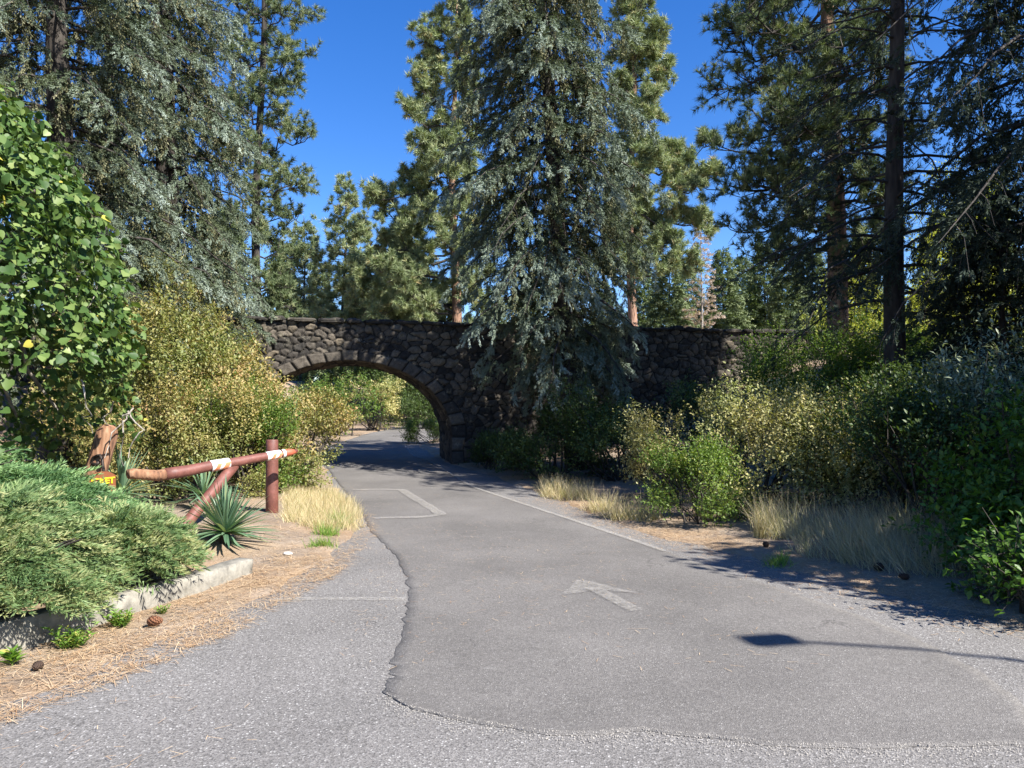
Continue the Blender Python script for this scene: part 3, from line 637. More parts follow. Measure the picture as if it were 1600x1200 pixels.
# ------------------------------------------------------------------ big trees
def build_trees():
    conifer('blue_spruce', 'tall blue spruce with drooping boughs standing before the bridge right of its arch', gloc(905, 18.7), 17.5, 3.05, h0=.13, nbr=190, droop=.6, hang=.6, twig=.175, ntw=54, hangmat='spruce_hang', seed=3, trunk_r=.3, prof=.45, zmax=12.5, gaps=.38, lean=(-1.5, 0), bias=(math.pi, .1), low=(.5, 1.5))
    conifer('blue_spruce', 'huge blue spruce behind the tan shrubs, nearest the bridge end', gloc(258, 18.5), 20, 2.6, h0=.1, nbr=180, droop=.55, hang=.6, twig=.18, ntw=46, hangmat='spruce_hang', seed=5, trunk_r=.36, prof=.4, zmax=11.6, gaps=.5)
    conifer('blue_spruce', 'huge blue spruce rising directly above the heart leaved tree', gloc(95, 15.5), 18, 3.1, h0=.12, nbr=170, droop=.5, hang=.5, twig=.165, ntw=46, hangmat='spruce_hang', seed=6, trunk_r=.34, prof=.45, zmax=10, gaps=.5)
    pine('slender_pine', 'tall slender conifer with loose dark crown left of the sky gap', gloc(412, 30), 27, 2.1, h0=.12, nlimb=95, seed=8, tuft=.2, mat='doug', bark='bark_dark', trunk_r=.2, sub=9, tw=5, up=.1, zmax=18)
    conifer('fir_tree', 'short dense green fir beside the slender conifer', gloc(358, 27), 8.6, 1.4, h0=.02, nbr=100, droop=.2, hang=.2, twig=.2, ntw=24, tmpl=TW_FIR, mat='doug', seed=9, trunk_r=.14, cat='fir tree', prof=.8)
    pine('ponderosa_pine', 'ponderosa pine with a long low limb reaching left behind the arch', gloc(708, 45, -.5), 26, 3.4, h0=.17, nlimb=60, seed=12, tuft=.33, trunk_r=.36, sub=13, tw=7, bias=(math.pi, .45),
         limbs=[(8.6, math.pi, 6.0, .1), (7.6, math.pi*.95, 5.2, -.1), (10.3, math.pi*1.05, 5.6, .25), (12.5, math.pi, 4.6, .3), (7., math.pi*1.1, 5.5, -.05), (6.2, math.pi, 6.0, -.15), (5.7, .9*math.pi, 5.2, -.12)], gaps=.3)
    pine('ponderosa_pine', 'ponderosa pine with bare red trunk rising right of the central spruce', gloc(992, 42, -.5), 26, 1.9, h0=.25, nlimb=60, seed=14, tuft=.33, trunk_r=.29, sub=13, tw=7, bias=(0, .15),
         limbs=[(12.6, 0.1, 4.6, .35), (11.2, -.2, 4.5, .2), (10., .2, 4.4, -.1), (8.3, 0, 3.5, -.25)], gaps=.5)
    pine('young_pine', 'pale green young pine standing against the sky gap left of the ponderosa', gloc(536, 55), 15.5, 2.3, h0=.1, nlimb=60, seed=16, tuft=.34, mat='pine', trunk_r=.14, sub=8, tw=4, bark='bark_dark', gaps=.5)
    pine('young_pine', 'thin dark trunked pine between the slender conifer and pale young pine', gloc(470, 58), 12.5, 1.8, h0=.25, nlimb=36, seed=17, tuft=.32, mat='pine', trunk_r=.13, sub=7, tw=4, bark='bark_dark', gaps=.5)
    pine('ponderosa_pine', 'low green pine filling the gap just above the arch crown', gloc(622, 52, -.5), 13, 4.2, h0=.2, nlimb=60, seed=18, tuft=.33, trunk_r=.2, sub=11, tw=6, gaps=.4)
    # right side group
    pine('ponderosa_pine', 'ponderosa pine with dark tufted boughs behind the black trunked fir', gloc(1308, 19), 17, 2.2, h0=.15, nlimb=84, seed=20, tuft=.2, mat='doug', trunk_r=.27, sub=12, tw=5, tmpl=TUFT, bias=(math.pi, .3), up=.05, bark='bark_pine', zmax=12, limbs=[(5.4, math.pi, 2.9, -.25), (6.3, math.pi*1.06, 2.9, -.2), (7.6, math.pi, 2.8, -.1), (9, math.pi*.95, 2.6, 0)])
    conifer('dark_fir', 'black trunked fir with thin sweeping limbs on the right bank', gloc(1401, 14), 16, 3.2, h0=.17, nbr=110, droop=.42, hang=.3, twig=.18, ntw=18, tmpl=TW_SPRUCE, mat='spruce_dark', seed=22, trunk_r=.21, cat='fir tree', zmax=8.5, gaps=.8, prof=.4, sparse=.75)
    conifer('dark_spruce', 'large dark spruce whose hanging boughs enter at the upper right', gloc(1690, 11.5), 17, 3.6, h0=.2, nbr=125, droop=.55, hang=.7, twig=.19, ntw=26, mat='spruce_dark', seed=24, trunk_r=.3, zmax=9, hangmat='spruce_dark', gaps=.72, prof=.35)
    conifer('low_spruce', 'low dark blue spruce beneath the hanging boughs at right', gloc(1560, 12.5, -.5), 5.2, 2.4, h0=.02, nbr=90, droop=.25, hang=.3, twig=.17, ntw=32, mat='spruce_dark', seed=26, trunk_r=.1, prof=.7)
    shrub('yellow_green_tree', 'sunlit yellow green tree glimpsed behind the black fir trunk', gloc(1420, 24, -1), (3.4, 2.6), 6.6, 26000, .1, 'yellowgreen', 27, lobes=18, cat='tree', shoot=.4)
    # far background wood behind the bridge
    far = [(1045, 58, 9.5), (1075, 66, 10.5), (1130, 60, 10), (1160, 72, 12), (1195, 62, 11), (1230, 55, 9), (1270, 60, 10), (1345, 60, 11), (1470, 55, 12), (1540, 50, 13), (560, 62, 10), (600, 70, 12), (660, 60, 9.5), (770, 65, 11), (830, 60, 10), (880, 70, 12), (940, 60, 9.5), (1005, 64, 10), (440, 60, 11), (500, 75, 12), (330, 55, 12), (250, 60, 13)]
    labs = 'green fir in the distant row seen above the bridge parapet'
    protos = []
    for i_, (px, Y, H) in enumerate(far):
        if i_ < 3:
            o = conifer('distant_fir', labs, gloc(px, Y), H, 2.9, h0=.03, nbr=110, droop=.15, hang=.2, up=.3, twig=.42, ntw=14, tmpl=TW_FIR, mat='doug', seed=30+i_, trunk_r=.14, cat='fir tree', prof=.8, group='distant firs beyond the bridge', brk=3)
            protos.append((o, H))
        else:
            s0, H0 = protos[i_ % 3]; o = s0.copy(); sc.collection.objects.link(o); o.location = gloc(px, Y); k = H/H0; o.scale = (k, k, k); o.rotation_euler = (0, 0, i_*1.3)
            for ch in s0.children:
                c = ch.copy(); sc.collection.objects.link(c); c.parent = o
    conifer('bleached_tree', 'pale brown bleached tree standing up from the distant firs', gloc(1096, 55), 11.4, 1.35, h0=.1, nbr=60, droop=-.4, up=.6, hang=.0, twig=.3, ntw=9, tmpl=TW_FIR, mat='white_bloom', bark='bark_grey', seed=44, trunk_r=.1, cat='tree', prof=.8)
    # shade trees beyond the right edge of the view
    conifer('shade_spruce', 'broad dark spruce on the right bank beyond the view, shading the black fir', (12.3, 10.2, 1.2), 15, 2.9, h0=.1, nbr=110, droop=.4, hang=.3, twig=.4, ntw=9, tmpl=TW_FIR, mat='spruce_dark', seed=91, trunk_r=.3, prof=.4, brk=3)
    conifer('shade_spruce', 'tall dark spruce on the right bank beyond the view, shading the bridge wall', (14.2, 14.8, 1.8), 16.5, 2.6, h0=.15, nbr=100, droop=.4, hang=.3, twig=.4, ntw=9, tmpl=TW_FIR, mat='spruce_dark', seed=92, trunk_r=.3, prof=.4, brk=3)
    shrub('shade_tree', 'leafy verge tree beyond the right of the view shading the gravel edge', (8.45, 5.2, .1), (1.4, 1.4), 6.0, 34000, .2, 'maple', 93, lobes=34, cat='tree', shoot=.5)
    shrub('shade_tree', 'lower leafy tree beyond the right of the view behind the maple shrub', (9.2, 6.8, .2), (1.8, 1.8), 6.0, 34000, .2, 'maple', 94, lobes=26, cat='tree', shoot=.5)
    shrub('shade_tree', 'rounded leafy tree beyond the right of the view on the upper bank', (11.2, 7.4, .6), (2.1, 2.1), 6.9, 28000, .2, 'maple', 99, lobes=30, cat='tree', shoot=.5)
    shrub('shade_shrub', 'leafy shrub just beyond the right edge of the view beside the maple', (6.7, 5.3, .1), (1.2, 1.2), 3.4, 24000, .17, 'maple', 98, lobes=22, cat='shrub', shoot=.4)
build_trees()

# ------------------------------------------------------------------ heart-leaved weeping tree at the left
def heart_tree():
    loc = (-6.35, 7.9, float(G(-6.35, 7.9))); root = thing('heart_leaved_tree', 'broad green tree with large heart shaped leaves at the left edge', 'tree', loc)
    g = rng(50); rx, ry, H = 2.4, 2.2, 5.0
    tb = MB(); t = np.linspace(0, 1, 9)[:, None]
    for k in range(16):
        az = k*2.4; r = g.uniform(.5, 1.); e = np.array([math.cos(az)*rx*.8*r, math.sin(az)*ry*.8*r, g.uniform(1.2, H*.9)])
        p = bezier(np.array([0, 0, -.2]), np.array([e[0]*.2, e[1]*.2, H*.8]), e, t); p[1:-1] += g.normal(size=(7, 3))*.06
        tb.tube(p, np.linspace(.075, .015, 9), 6, False)
    for k in range(46):                                    # twisted hanging twigs
        az = g.uniform(0, 2*np.pi); z1 = g.uniform(.8, H*.8); r = math.sqrt(max(.05, 1-(z1/H)**2)); p0 = np.array([math.cos(az)*rx*r*.98, math.sin(az)*ry*r*.98, z1])
        n = 8; p = p0+np.cumsum(g.normal(size=(n, 3))*.05+np.array([0, 0, -.06]), 0); tb.tube(p, np.linspace(.012, .005, n), 4, False)
    tb.build('trunk', M['bark_grey'], root, True)
    PP = []; DD = []; UU = []; SS = []; TT = []
    ns = 4200; az = g.uniform(0, 2*np.pi, ns); c = g.uniform(-.05, 1, ns); z = c*H; rr = np.sqrt(np.clip(1-np.clip(c, 0, 1)**2.4, .02, 1))
    bulge = 1+.14*vnoise(np.stack([np.cos(az)*2.2, np.sin(az)*2.2, z*.9], -1))
    hang = g.uniform(.4, 1.0, ns)
    base = np.stack([np.cos(az)*rx*rr*bulge, np.sin(az)*ry*rr*bulge, z+.3], -1)*1.0
    base *= np.where(g.random(ns) < .35, g.uniform(.6, .88, ns), g.uniform(.88, 1.03, ns))[:, None]*np.array([1, 1, 0])+np.array([0, 0, 1])
    keep = (vnoise(base*1.3+4) > -.36) & ~((base[:, 2] < 1.6) & (vnoise(base*1.1+9) > -.1)); base = base[keep]; hang = hang[keep]; az = az[keep]; ns = len(base)
    out = nrm(np.stack([np.cos(az), np.sin(az), .35*np.ones(ns)], -1))
    for i_ in range(9):
        f = i_/9.; p = base+out*np.array([1, 1, 0])*(.14*math.sin(f*3))+np.array([0, 0, -1.])*(hang*f)[:, None]+g.normal(size=(ns, 3))*.055
        PP.append(p); DD.append(nrm(np.array([0, 0, -.75])+out*.45+.6*g.normal(size=(ns, 3)))); UU.append(nrm(out*.8+np.array([0, 0, .55])+.6*g.normal(size=(ns, 3)))); SS.append(.088*g.uniform(.4, 1.25, ns)); TT.append(g.random(ns)*.97)
    P, D, U, S, T = map(np.concatenate, (PP, DD, UU, SS, TT)); keep = (P[:, 2] > .1) & ~((P[:, 2] < 2.0) & (P[:, 0] > 1.55+.35*P[:, 2]*.5)); P, D, U, S, T = P[keep], D[keep], U[keep], S[keep], T[keep]
    T[g.random(len(T)) < .004] = 1.
    mk_foliage('leaves', HEART, P, D, U, S, M['heart'], root, g=T)
heart_tree()

# ------------------------------------------------------------------ shrubs, left
shrub('tall_shrub', 'tall tan and green shrub between the heart leaved tree and bridge end', gloc(262, 14.5, -.2), (2.2, 1.9), 3.85, 62000, .074, 'shrub_tan', 60, lobes=46, stems=30, lobe_r=.3)
shrub('tall_shrub', 'rusty topped shrub leaning against the left end of the bridge', gloc(325, 17, -.2), (1.35, 1.5), 3.9, 30000, .055, 'shrub_tan', 61, lobes=30, lobe_r=.32)
shrub('tall_shrub', 'leafy olive shrub spilling towards the drive beside the arch', gloc(452, 14.8, -.1), (.95, 1.3), 2.0, 30000, .06, 'shrub_tan', 62, lobes=20)
shrub('tan_shrub', 'golden brown shrub just behind the fallen gate rail', gloc(275, 12.4, -.1), (1.7, 1.1), 2.1, 34000, .05, 'shrub_tan', 63, lobes=30, lobe_r=.36)
shrub('tan_shrub', 'green gold shrub behind the upright gate post', gloc(375, 13.4, -.1), (1.0, .9), 2.0, 22000, .05, 'shrub_green', 64, lobes=14)
shrub('tan_shrub', 'rusty sapling crown poking above the tall tan shrub', gloc(240, 16.5, 2.0), (1.5, 1.2), 2.8, 14000, .06, 'shrub_tan', 65, lobes=12)
# right
shrub('green_shrub', 'dark shrub hugging the bridge wall just right of the arch', gloc(770, 19.3), (.9, .8), .8, 9000, .06, 'shrub_shade_dark', 70, lobes=10)
shrub('green_shrub', 'shaded green shrub before the bridge left of the spruce trunk', gloc(870, 17.3), (1.2, 1.0), 1.75, 16000, .06, 'shrub_shade_dark', 71, lobes=14)
shrub('green_shrub', 'shaded green shrub before the bridge right of the spruce trunk', gloc(965, 16), (1.35, 1.1), 2.0, 18000, .06, 'shrub_shade_dark', 72, lobes=14)
shrub('gold_shrub', 'small golden shrub between the shaded green ones and the big golden bush', gloc(1040, 13.2), (.6, .6), 1.6, 9000, .05, 'shrub_gold', 73, lobes=10)
shrub('gold_shrub', 'big golden yellow bush in full sun on the right bank', gloc(1185, 12.2, -.1), (1.55, 1.3), 1.9, 36000, .05, 'shrub_gold', 74, lobes=36, lobe_r=.34)
shrub('gold_shrub', 'bronze tinted bush right of the big golden one, under the pines', gloc(1330, 11.6, -.1), (1.3, 1.2), 1.6, 20000, .05, 'shrub_gold', 75, lobes=18)
shrub('green_shrub', 'bright yellow green bush rising against the right wall of the bridge', gloc(1215, 18.3), (1.3, 1.2), 2.1, 16000, .065, 'shrub_green', 76, lobes=14)
shrub('green_shrub', 'dark green bush under the bridge wall behind the golden bush', gloc(1075, 17.5), (1.4, 1.2), 1.9, 14000, .065, 'shrub_shade_dark', 77, lobes=14)
shrub('rose_bush', 'low leafy green rose bush at the right edge of the drive', gloc(1088, 10.6), (.62, .6), .98, 20000, .042, 'shrub_green', 78, lobes=20, shoot=.34, lobe_r=.34, cat='shrub')
shrub('grey_shrub', 'airy grey green shrub with bare twigs above the golden bush', gloc(1330, 13.5), (1.3, 1.1), 2.0, 12000, .055, 'shrub_green', 79, lobes=14, shoot=.45)
shrub('dark_shrub', 'dark leafy shrub filling the shade beneath the black trunked fir', gloc(1420, 10.8), (1.5, 1.2), 2.2, 20000, .055, 'shrub_shade_dark', 80, lobes=18)
shrub('silver_shrub', 'grey leaved shrub with silvery sprays at the right edge', gloc(1605, 8.9), (1.1, 1.0), 2.5, 16000, .07, 'olive', 81, lobes=16, tmpl=LEAF_N, shoot=.4)
shrub('maple_shrub', 'bright green maple filling the right edge in shade', gloc(1655, 7.1), (.85, .8), 1.8, 14000, .075, 'maple', 82, lobes=18, upb=.1)
shrub('maple_shrub', 'low green maple seedling at the lower right edge', gloc(1625, 5.9), (.5, .5), .55, 2500, .07, 'maple', 83, lobes=8, upb=.1)
shrub('green_shrub', 'leafy green thicket at the foot of the reddish pine trunk', gloc(1330, 17), (2.0, 1.4), 2.0, 20000, .065, 'shrub_green', 95, lobes=18)
shrub('green_shrub', 'leafy green thicket behind the black fir trunk', gloc(1440, 16), (2.0, 1.4), 2.0, 18000, .065, 'shrub_green', 96, lobes=18)
shrub('green_shrub', 'dark green thicket closing the bank behind the low spruce', gloc(1580, 15.5), (2.2, 1.4), 2.2, 16000, .07, 'shrub_shade_dark', 97, lobes=18)
shrub('dark_shrub', 'dark shrub behind the tall pale grass on the right', gloc(1480, 9), (1.1, .9), 1.7, 14000, .055, 'shrub_shade_dark', 84, lobes=14)
# beyond the arch
shrub('roadside_shrub', 'green roadside shrub seen through the arch at the left', gloc(520, 34), (2.2, 2), 2.4, 9000, .11, 'shrub_green', 85, lobes=14)
shrub('roadside_shrub', 'orange tinted shrub seen through the middle of the arch', gloc(585, 38), (1.3, 1.3), 2.9, 7000, .11, 'shrub_gold', 86, lobes=12)
shrub('roadside_tree', 'leafy green tree seen through the right half of the arch', gloc(640, 44), (2.9, 2.4), 3.6, 14000, .12, 'shrub_shade_dark', 87, lobes=18, cat='tree')
shrub('roadside_shrub', 'dark shrub seen low through the right half of the arch', gloc(655, 40), (1.9, 1.2), 1.6, 7000, .1, 'shrub_shade_dark', 88, lobes=12)
shrub('roadside_shrub', 'grassy green clump at the inner bend beyond the arch', gloc(678, 29), (1.1, .9), .7, 5000, .09, 'shrub_green', 89, lobes=10, tmpl=LEAF_N)
shrub('roadside_tree', 'dull green tree seen behind the orange shrub through the arch', gloc(560, 50), (4.5, 3), 4.4, 14000, .14, 'shrub_shade_dark', 90, lobes=20, cat='tree')
shrub('roadside_tree', 'distant tree closing the drive beyond the right of the arch', gloc(705, 62), (4, 3), 4.2, 10000, .15, 'shrub_green', 91, lobes=16, cat='tree')

# ------------------------------------------------------------------ juniper bed
def T_frond(seed=5):
    g = rng(seed); V = []; F = []
    def blade(b, d, l, wd):
        s = nrm(np.cross(d, g.normal(size=3)))*wd/2; i = len(V); V.extend([b-s, b+s, b+d*l]); F.append([i, i+1, i+2])
    for q in range(13):
        y = .08+.9*q/12; sg = 1 if q % 2 else -1; d = nrm(np.array([sg*.75, .85, g.uniform(-.25, .25)])); l = .34*(1.15-y)
        b = np.array([0, y, -.18*y*y]); blade(b, d, l, .03)
        for k in range(6):
            bb = b+d*l*(.1+.16*k); d2 = nrm(d+np.array([g.uniform(-.7, .7), g.uniform(-.1, .8), g.uniform(-.4, .4)])); blade(bb, d2, .12+.04*g.random(), .03)
    blade(np.array([0, 0, 0]), nrm(np.array([0, 1, -.15])), 1.0, .025)
    return np.array(V), np.array(F)
FROND = T_frond()
def juniper(name, label, cx, cy, rx, ry, h, n, seed, mat, dip=0.):
    g = rng(seed); z0 = float(G(cx, cy)); root = thing(name, label, 'juniper', (cx, cy, z0))
    az = g.uniform(0, 2*np.pi, n); el = g.random(n)**.8; r = np.sqrt(1-el**2)*g.uniform(.75, 1.03, n)
    P = np.stack([np.cos(az)*rx*r, np.sin(az)*ry*r, .16+el*h*.85*g.uniform(.75, 1., n)], -1)
    P[:, 2] += .12*vnoise(P*2.6+seed)
    keep = vnoise(P*2.4+seed*2) > -.5; P = P[keep]; az = az[keep]; n = len(P)
    out = np.stack([np.cos(az), np.sin(az), np.zeros(n)], -1); f = P[:, 2]/h
    D = nrm(out+np.array([0, 0, 1.])*(.55*f-.25)[:, None]+.3*g.normal(size=(n, 3))+np.array([.25, 0, 0])); U = nrm(np.array([0, 0, 1.])+.4*g.normal(size=(n, 3)))
    mk_foliage('foliage', FROND, P-D*.12, D, U, .3*g.uniform(.6, 1.25, n), M[mat], root, seed=seed)
    sb = MB()
    for k in range(22):
        a = k*2.4; e = np.array([math.cos(a)*rx*.85, math.sin(a)*ry*.85, g.uniform(.2, .9)*h]); sb.tube(bezier(np.zeros(3), e*np.array([.5, .5, .9]), e, np.linspace(0, 1, 6)[:, None]), np.linspace(.03, .006, 6), 4, False)
    sb.build('stems', M['bark_dark'], root)
juniper('juniper', 'broad feathery green juniper in front of the leaning wooden post', -4.95, 7.1, 1.5, .9, .5, 3600, 101, 'juniper')
juniper('juniper', 'yellowing juniper drooping over the kerb at the left edge', -3.6, 5.35, .66, .75, .7, 2600, 102, 'juniper_y')
juniper('juniper', 'yellow green juniper spilling over the kerb beside the gate brace', -3.2, 6.4, .42, .5, .5, 1600, 103, 'juniper_y')
juniper('juniper', 'tall deep green juniper at the left edge under the heart leaved tree', -5.6, 6.9, 1.3, 1.1, .95, 2600, 104, 'juniper')

# ------------------------------------------------------------------ kerb
def kerb():
    ys = np.arange(-1, 7.5, .05); xs = K_(ys); n = len(ys); top = .23-.07*sstep(4.5, 7.4, ys)
    P = np.stack([xs, ys], -1); D = nrm(np.gradient(P, axis=0)); N = np.stack([-D[:, 1], D[:, 0]], -1)   # towards the bed
    prof = [(0.0, -.08), (0.0, .4), (.0, .93), (.02, 1.0), (.15, 1.0), (.17, .9), (.17, -.08)]
    V = []
    for a, b in prof:
        z = np.where(b > 0, top*b, b); q = P+N*(a+.008*n2(ys, ys*0+b, 9, 4))[:, None]; V.append(np.c_[q, z+.01*n2(ys, ys*0+a*20, 6, 5)*(b > .5)])
    V = np.stack(V, 1); k = len(prof); i = np.arange(n-1)[:, None]*k+np.arange(k-1)[None]
    F = np.stack([i, i+1, i+1+k, i+k], -1).reshape(-1, 4)
    Ve = V.reshape(-1, 3); cap = [(n-1)*k+j for j in range(k)]
    o = mesh_obj('concrete_kerb', Ve, [F, np.array([[cap[0], cap[1], cap[5], cap[6]], [cap[1], cap[2], cap[4], cap[5]]]), np.array([[cap[2], cap[3], cap[4]]])], M['concrete'])
    tag(o, 'weathered concrete kerb edging the juniper bed', 'kerb')
    return o
kerb()
def ell(mb, c, r, n=10, m=14, nz=.15, seed=0):
    th = np.linspace(0, np.pi, n)[:, None]; ph = np.linspace(0, 2*np.pi, m, endpoint=False)[None]
    V = np.stack([np.sin(th)*np.cos(ph), np.sin(th)*np.sin(ph), np.cos(th)+ph*0], -1)*np.array(r); V = V.reshape(-1, 3)
    V = V*(1+nz*vnoise(V/np.mean(r)*1.3+seed)[:, None]+nz*.5*vnoise(V/np.mean(r)*3+seed)[:, None])
    i = np.arange(n-1)[:, None]*m; j = np.arange(m)[None]; F = np.stack([i+j, i+m+j, i+m+(j+1) % m, i+(j+1) % m], -1).reshape(-1, 4)
    mb.add(V+np.array(c), F)
mb = MB(); p = (-3.62, 6.75); ell(mb, (p[0], p[1], .32), (.26, .22, .3), 14, 18, .2, 3); tag(mb.build('boulder', M['rock_brown'], None, True), 'brown rock in the dark hollow under the juniper', 'rock')
mb = MB(); x, y = gr(450, 868); y = 8.3; x = (450-800)/1202*y; ell(mb, (x, y, float(G(x, y))+.02), (.06, .035, .022), 8, 10, .25, 5); tag(mb.build('white_stone', M['rock'], None), 'small white stone on the sand past the kerb end', 'stone')

# ------------------------------------------------------------------ gate
def gate():
    py = 11.0; px_, _, zt = at(425, 687, py); gz0 = float(G(px_, py))
    post = thing('gate_post', 'upright brown painted round post holding the gate rail', 'post', (px_, py, gz0))
    mb = MB(); r = .088
    mb.tube(np.array([[0, 0, -.3], [0, 0, .3], [0, 0, .8], [0, 0, zt-gz0-.012], [0, 0, zt-gz0]]), [r, r, r*.98, r*.97, r*.9], 24); mb.build('shaft', M['red_paint'], post, True)
    g_ = thing('log_gate', 'fallen brown pole gate with white tape bands and slanted brace', 'gate', (0, 0, 0))
    # the rail lies in front of the post, running to the left and towards the camera
    tip = np.array(at(463, 705, 10.75)); mid = np.array(at(258, 741, 9.3)); lft = np.array(at(200, 741, 9.05))
    ax = nrm(mid-tip); mb = MB()
    t = np.linspace(0, 1, 14)[:, None]; P = tip+(mid-tip)*t; rr = np.interp(t[:, 0], [0, .04, .1, 1], [.025, .045, .052, .074])
    mb.tube(P, rr, 20); rail = mb.build('rail', M['red_paint'], g_, True); roughen(rail, .008, 4)
    mb = MB(); mb.tube(np.array([tip-ax*.012, tip+ax*.1, tip+ax*.24]), [.022, .05, .056], 20); mb.build('rail_tip', M['orange_paint'], g_, True)
    mb = MB(); mb.tube(np.array([mid-ax*.01, mid+ax*.1, lft-ax*.05, lft]), [.066, .066, .062, .058], 14); o = mb.build('rail_butt', M['wood_old'], g_, True); o['label'] = 'splintered bare wood end of the rail'
    def band(f0, f1, pcs):
        L = np.linalg.norm(mid-tip); a = tip+ax*L*f0; b = tip+ax*L*f1; ra = np.interp(f0, [0, .04, .1, 1], [.025, .045, .052, .074])+.006; rb = np.interp(f1, [0, .04, .1, 1], [.025, .045, .052, .074])+.006
        mb = MB(); mb.tube(np.array([a, b]), [ra, rb], 20, False); bd = mb.build('tape_band', M['white_tape'], g_, True)
        mo = MB(); sidev = nrm(np.cross(ax, [0, 0, 1.])); front = sidev if sidev[1] < 0 else -sidev; up = np.cross(front, ax); up = up if up[2] > 0 else -up
        for (c0, c1) in pcs:
            for s in range(1):
                V = []
                for i_, aa in enumerate(np.linspace(-1.0, .35, 8)):
                    sh = .045*(aa+1); rad = ra+(rb-ra)*c0+.003
                    for cc in (c0, c1): V.append(a+(b-a)*(cc)-ax*sh+rad*(front*math.cos(aa)+up*math.sin(aa)))
                F = [[2*i, 2*i+1, 2*i+3, 2*i+2] for i in range(7)]; mo.add(V, F)
        if mo.v: mo.build('orange_patch', M['orange_tape'], bd)
    band(.145, .26, [(.15, .4), (.6, .85)]); band(.105, .128, []); band(.555, .69, [(.2, .5), (.7, .95)])
    bt = np.array(at(366, 727, 10.05)); bb = np.array(at(283, 828, 9.1)); bb[2] = max(bb[2], float(G(bb[0], bb[1]))-.05)
    bb = bb+nrm(bb-bt)*.12; mb = MB(); mb.tube(bt+(bb-bt)*np.linspace(0, 1, 8)[:, None], .068, 20); o = mb.build('brace', M['red_paint'], g_, True)
    # leaning post with sign
    py = 8.75; b0 = np.array(at(147, 745, py)); tp = np.array(at(172, 664, py)); d = nrm(tp-b0); b0 = b0-d*.9
    lp = thing('leaning_post', 'leaning weathered timber post with a pointed top by the juniper', 'post', tuple(b0))
    t = tp-b0; L = np.linalg.norm(t); mb = MB(); mb.tube(np.array([d*0, d*L*.5, d*(L-.1), d*(L-.015), d*L]), [.125, .122, .118, .075, .03], 7)
    sh = mb.build('shaft', M['wood_old'], lp); roughen(sh, .012, 6)
    mb = MB(); a0 = np.array(at(147, 715, py-.13))-b0; pts = np.array([a0, a0+[.03, 0, .02], a0+[.07, -.01, .03], a0+[.1, -.02, -.02], a0+[.12, -.03, -.12], a0+[.14, -.04, -.2]])
    mb.tube(pts, .016, 8); mb.tube(np.array([a0+[-.03, .02, -.07], a0+[.02, 0, -.08], a0+[.06, 0, -.05]]), .02, 8); mb.build('hook', M['iron'], lp, True)
    # sign board
    cx = np.array(at(158, 752, 7.9)); sg = thing('trail_sign', 'brown sign board with yellow letters half sunk in the juniper', 'sign', tuple(cx))
    ow = .78*np.array([[-.17, -.2], [-.17, .06], [-.1, .115], [0, .13], [.1, .12], [.17, .07], [.17, -.2]]); V = [[a, 0, b] for a, b in ow]+[[a, .03, b] for a, b in ow]; n = 7
    me = bpy.data.meshes.new('board'); me.from_pydata(V, [], [list(range(n))]+[list(range(2*n-1, n-1, -1))]+[[i_, i_+n, (i_+1) % n+n, (i_+1) % n] for i_ in range(n)]); me.materials.append(M['sign_brown'])
    bd = bpy.data.objects.new('board', me); link(bd, sg); sg.rotation_euler = (R(-12), R(-5), R(8))
    cu = bpy.data.curves.new('lettering', 'FONT'); cu.body = 'UCKET'; cu.size = .088; cu.extrude = .003; cu.align_x = 'CENTER'; cu.offset = .003; cu.space_character = .95
    tx = bpy.data.objects.new('lettering', cu); link(tx); bpy.context.view_layer.update()
    me = bpy.data.meshes.new_from_object(tx.evaluated_get(bpy.context.evaluated_depsgraph_get())); bpy.data.objects.remove(tx)
    me.materials.clear(); me.materials.append(M['sign_yellow']); tx = bpy.data.objects.new('lettering', me); link(tx, bd); tx.rotation_euler = (R(90), 0, 0); tx.location = (0, -.006, -.03)
gate()

# ------------------------------------------------------------------ yuccas, grass, weeds
def yucca(label, x, y, r, n, seed, dz=0):
    g = rng(seed); root = thing('yucca', label, 'yucca', (x, y, float(G(x, y))+dz)); V = []; F = []; rn = []
    k = 7
    for i_ in range(n):
        az = i_*2.4+g.uniform(-.3, .3); el = g.uniform(-.15, 1.45); L = r*g.uniform(.75, 1.1); wd = .045*g.uniform(.7, 1.1)
        o = np.array([math.cos(az), math.sin(az), 0]); s = np.array([-math.sin(az), math.cos(az), 0]); bend = g.uniform(.0, .35)*(1.4-el)*.5
        t = np.linspace(0, 1, k); d = o*math.cos(el)+np.array([0, 0, math.sin(el)])
        c = d*t[:, None]*L+np.array([0, 0, -1.])*(bend*L*t**2)[:, None]+np.array([0, 0, .1]); c[:, 2] = np.maximum(c[:, 2], .015)
        w_ = wd*np.interp(t, [0, .3, .8, 1], [.8, 1, .6, .03]); nn = np.cross(d, s); cup = .25*w_[:, None]*nn
        A = c-s*w_[:, None]/2+cup; B = c; C_ = c+s*w_[:, None]/2+cup; b0 = len(V)*1
        base = sum(len(v) for v in V) if V else 0
        V.append(np.stack([A, B, C_], 1).reshape(-1, 3)); j = base+np.arange(k-1)*3; F += [np.stack([j, j+1, j+4, j+3], -1), np.stack([j+1, j+2, j+5, j+4], -1)]; rn.append(np.full(3*k, g.random()))
    mesh_obj('blades', np.vstack(V), np.vstack(F), M['yucca'], root, rnd=np.concatenate(rn))
    mb = MB(); mb.tube(np.array([[0, 0, -.1], [0, 0, .08], [0, 0, .2]]), [.07, .06, .02], 8); mb.build('stem', M['bark_dark'], root)
x, y, _ = gloc(352, 8.5); yucca('spiky blue green yucca in front of the gate brace', x, y, .6, 130, 110)
x, y, _ = gloc(318, 11.2); yucca('yucca half hidden behind the gate brace', x, y, .6, 60, 111, .1)
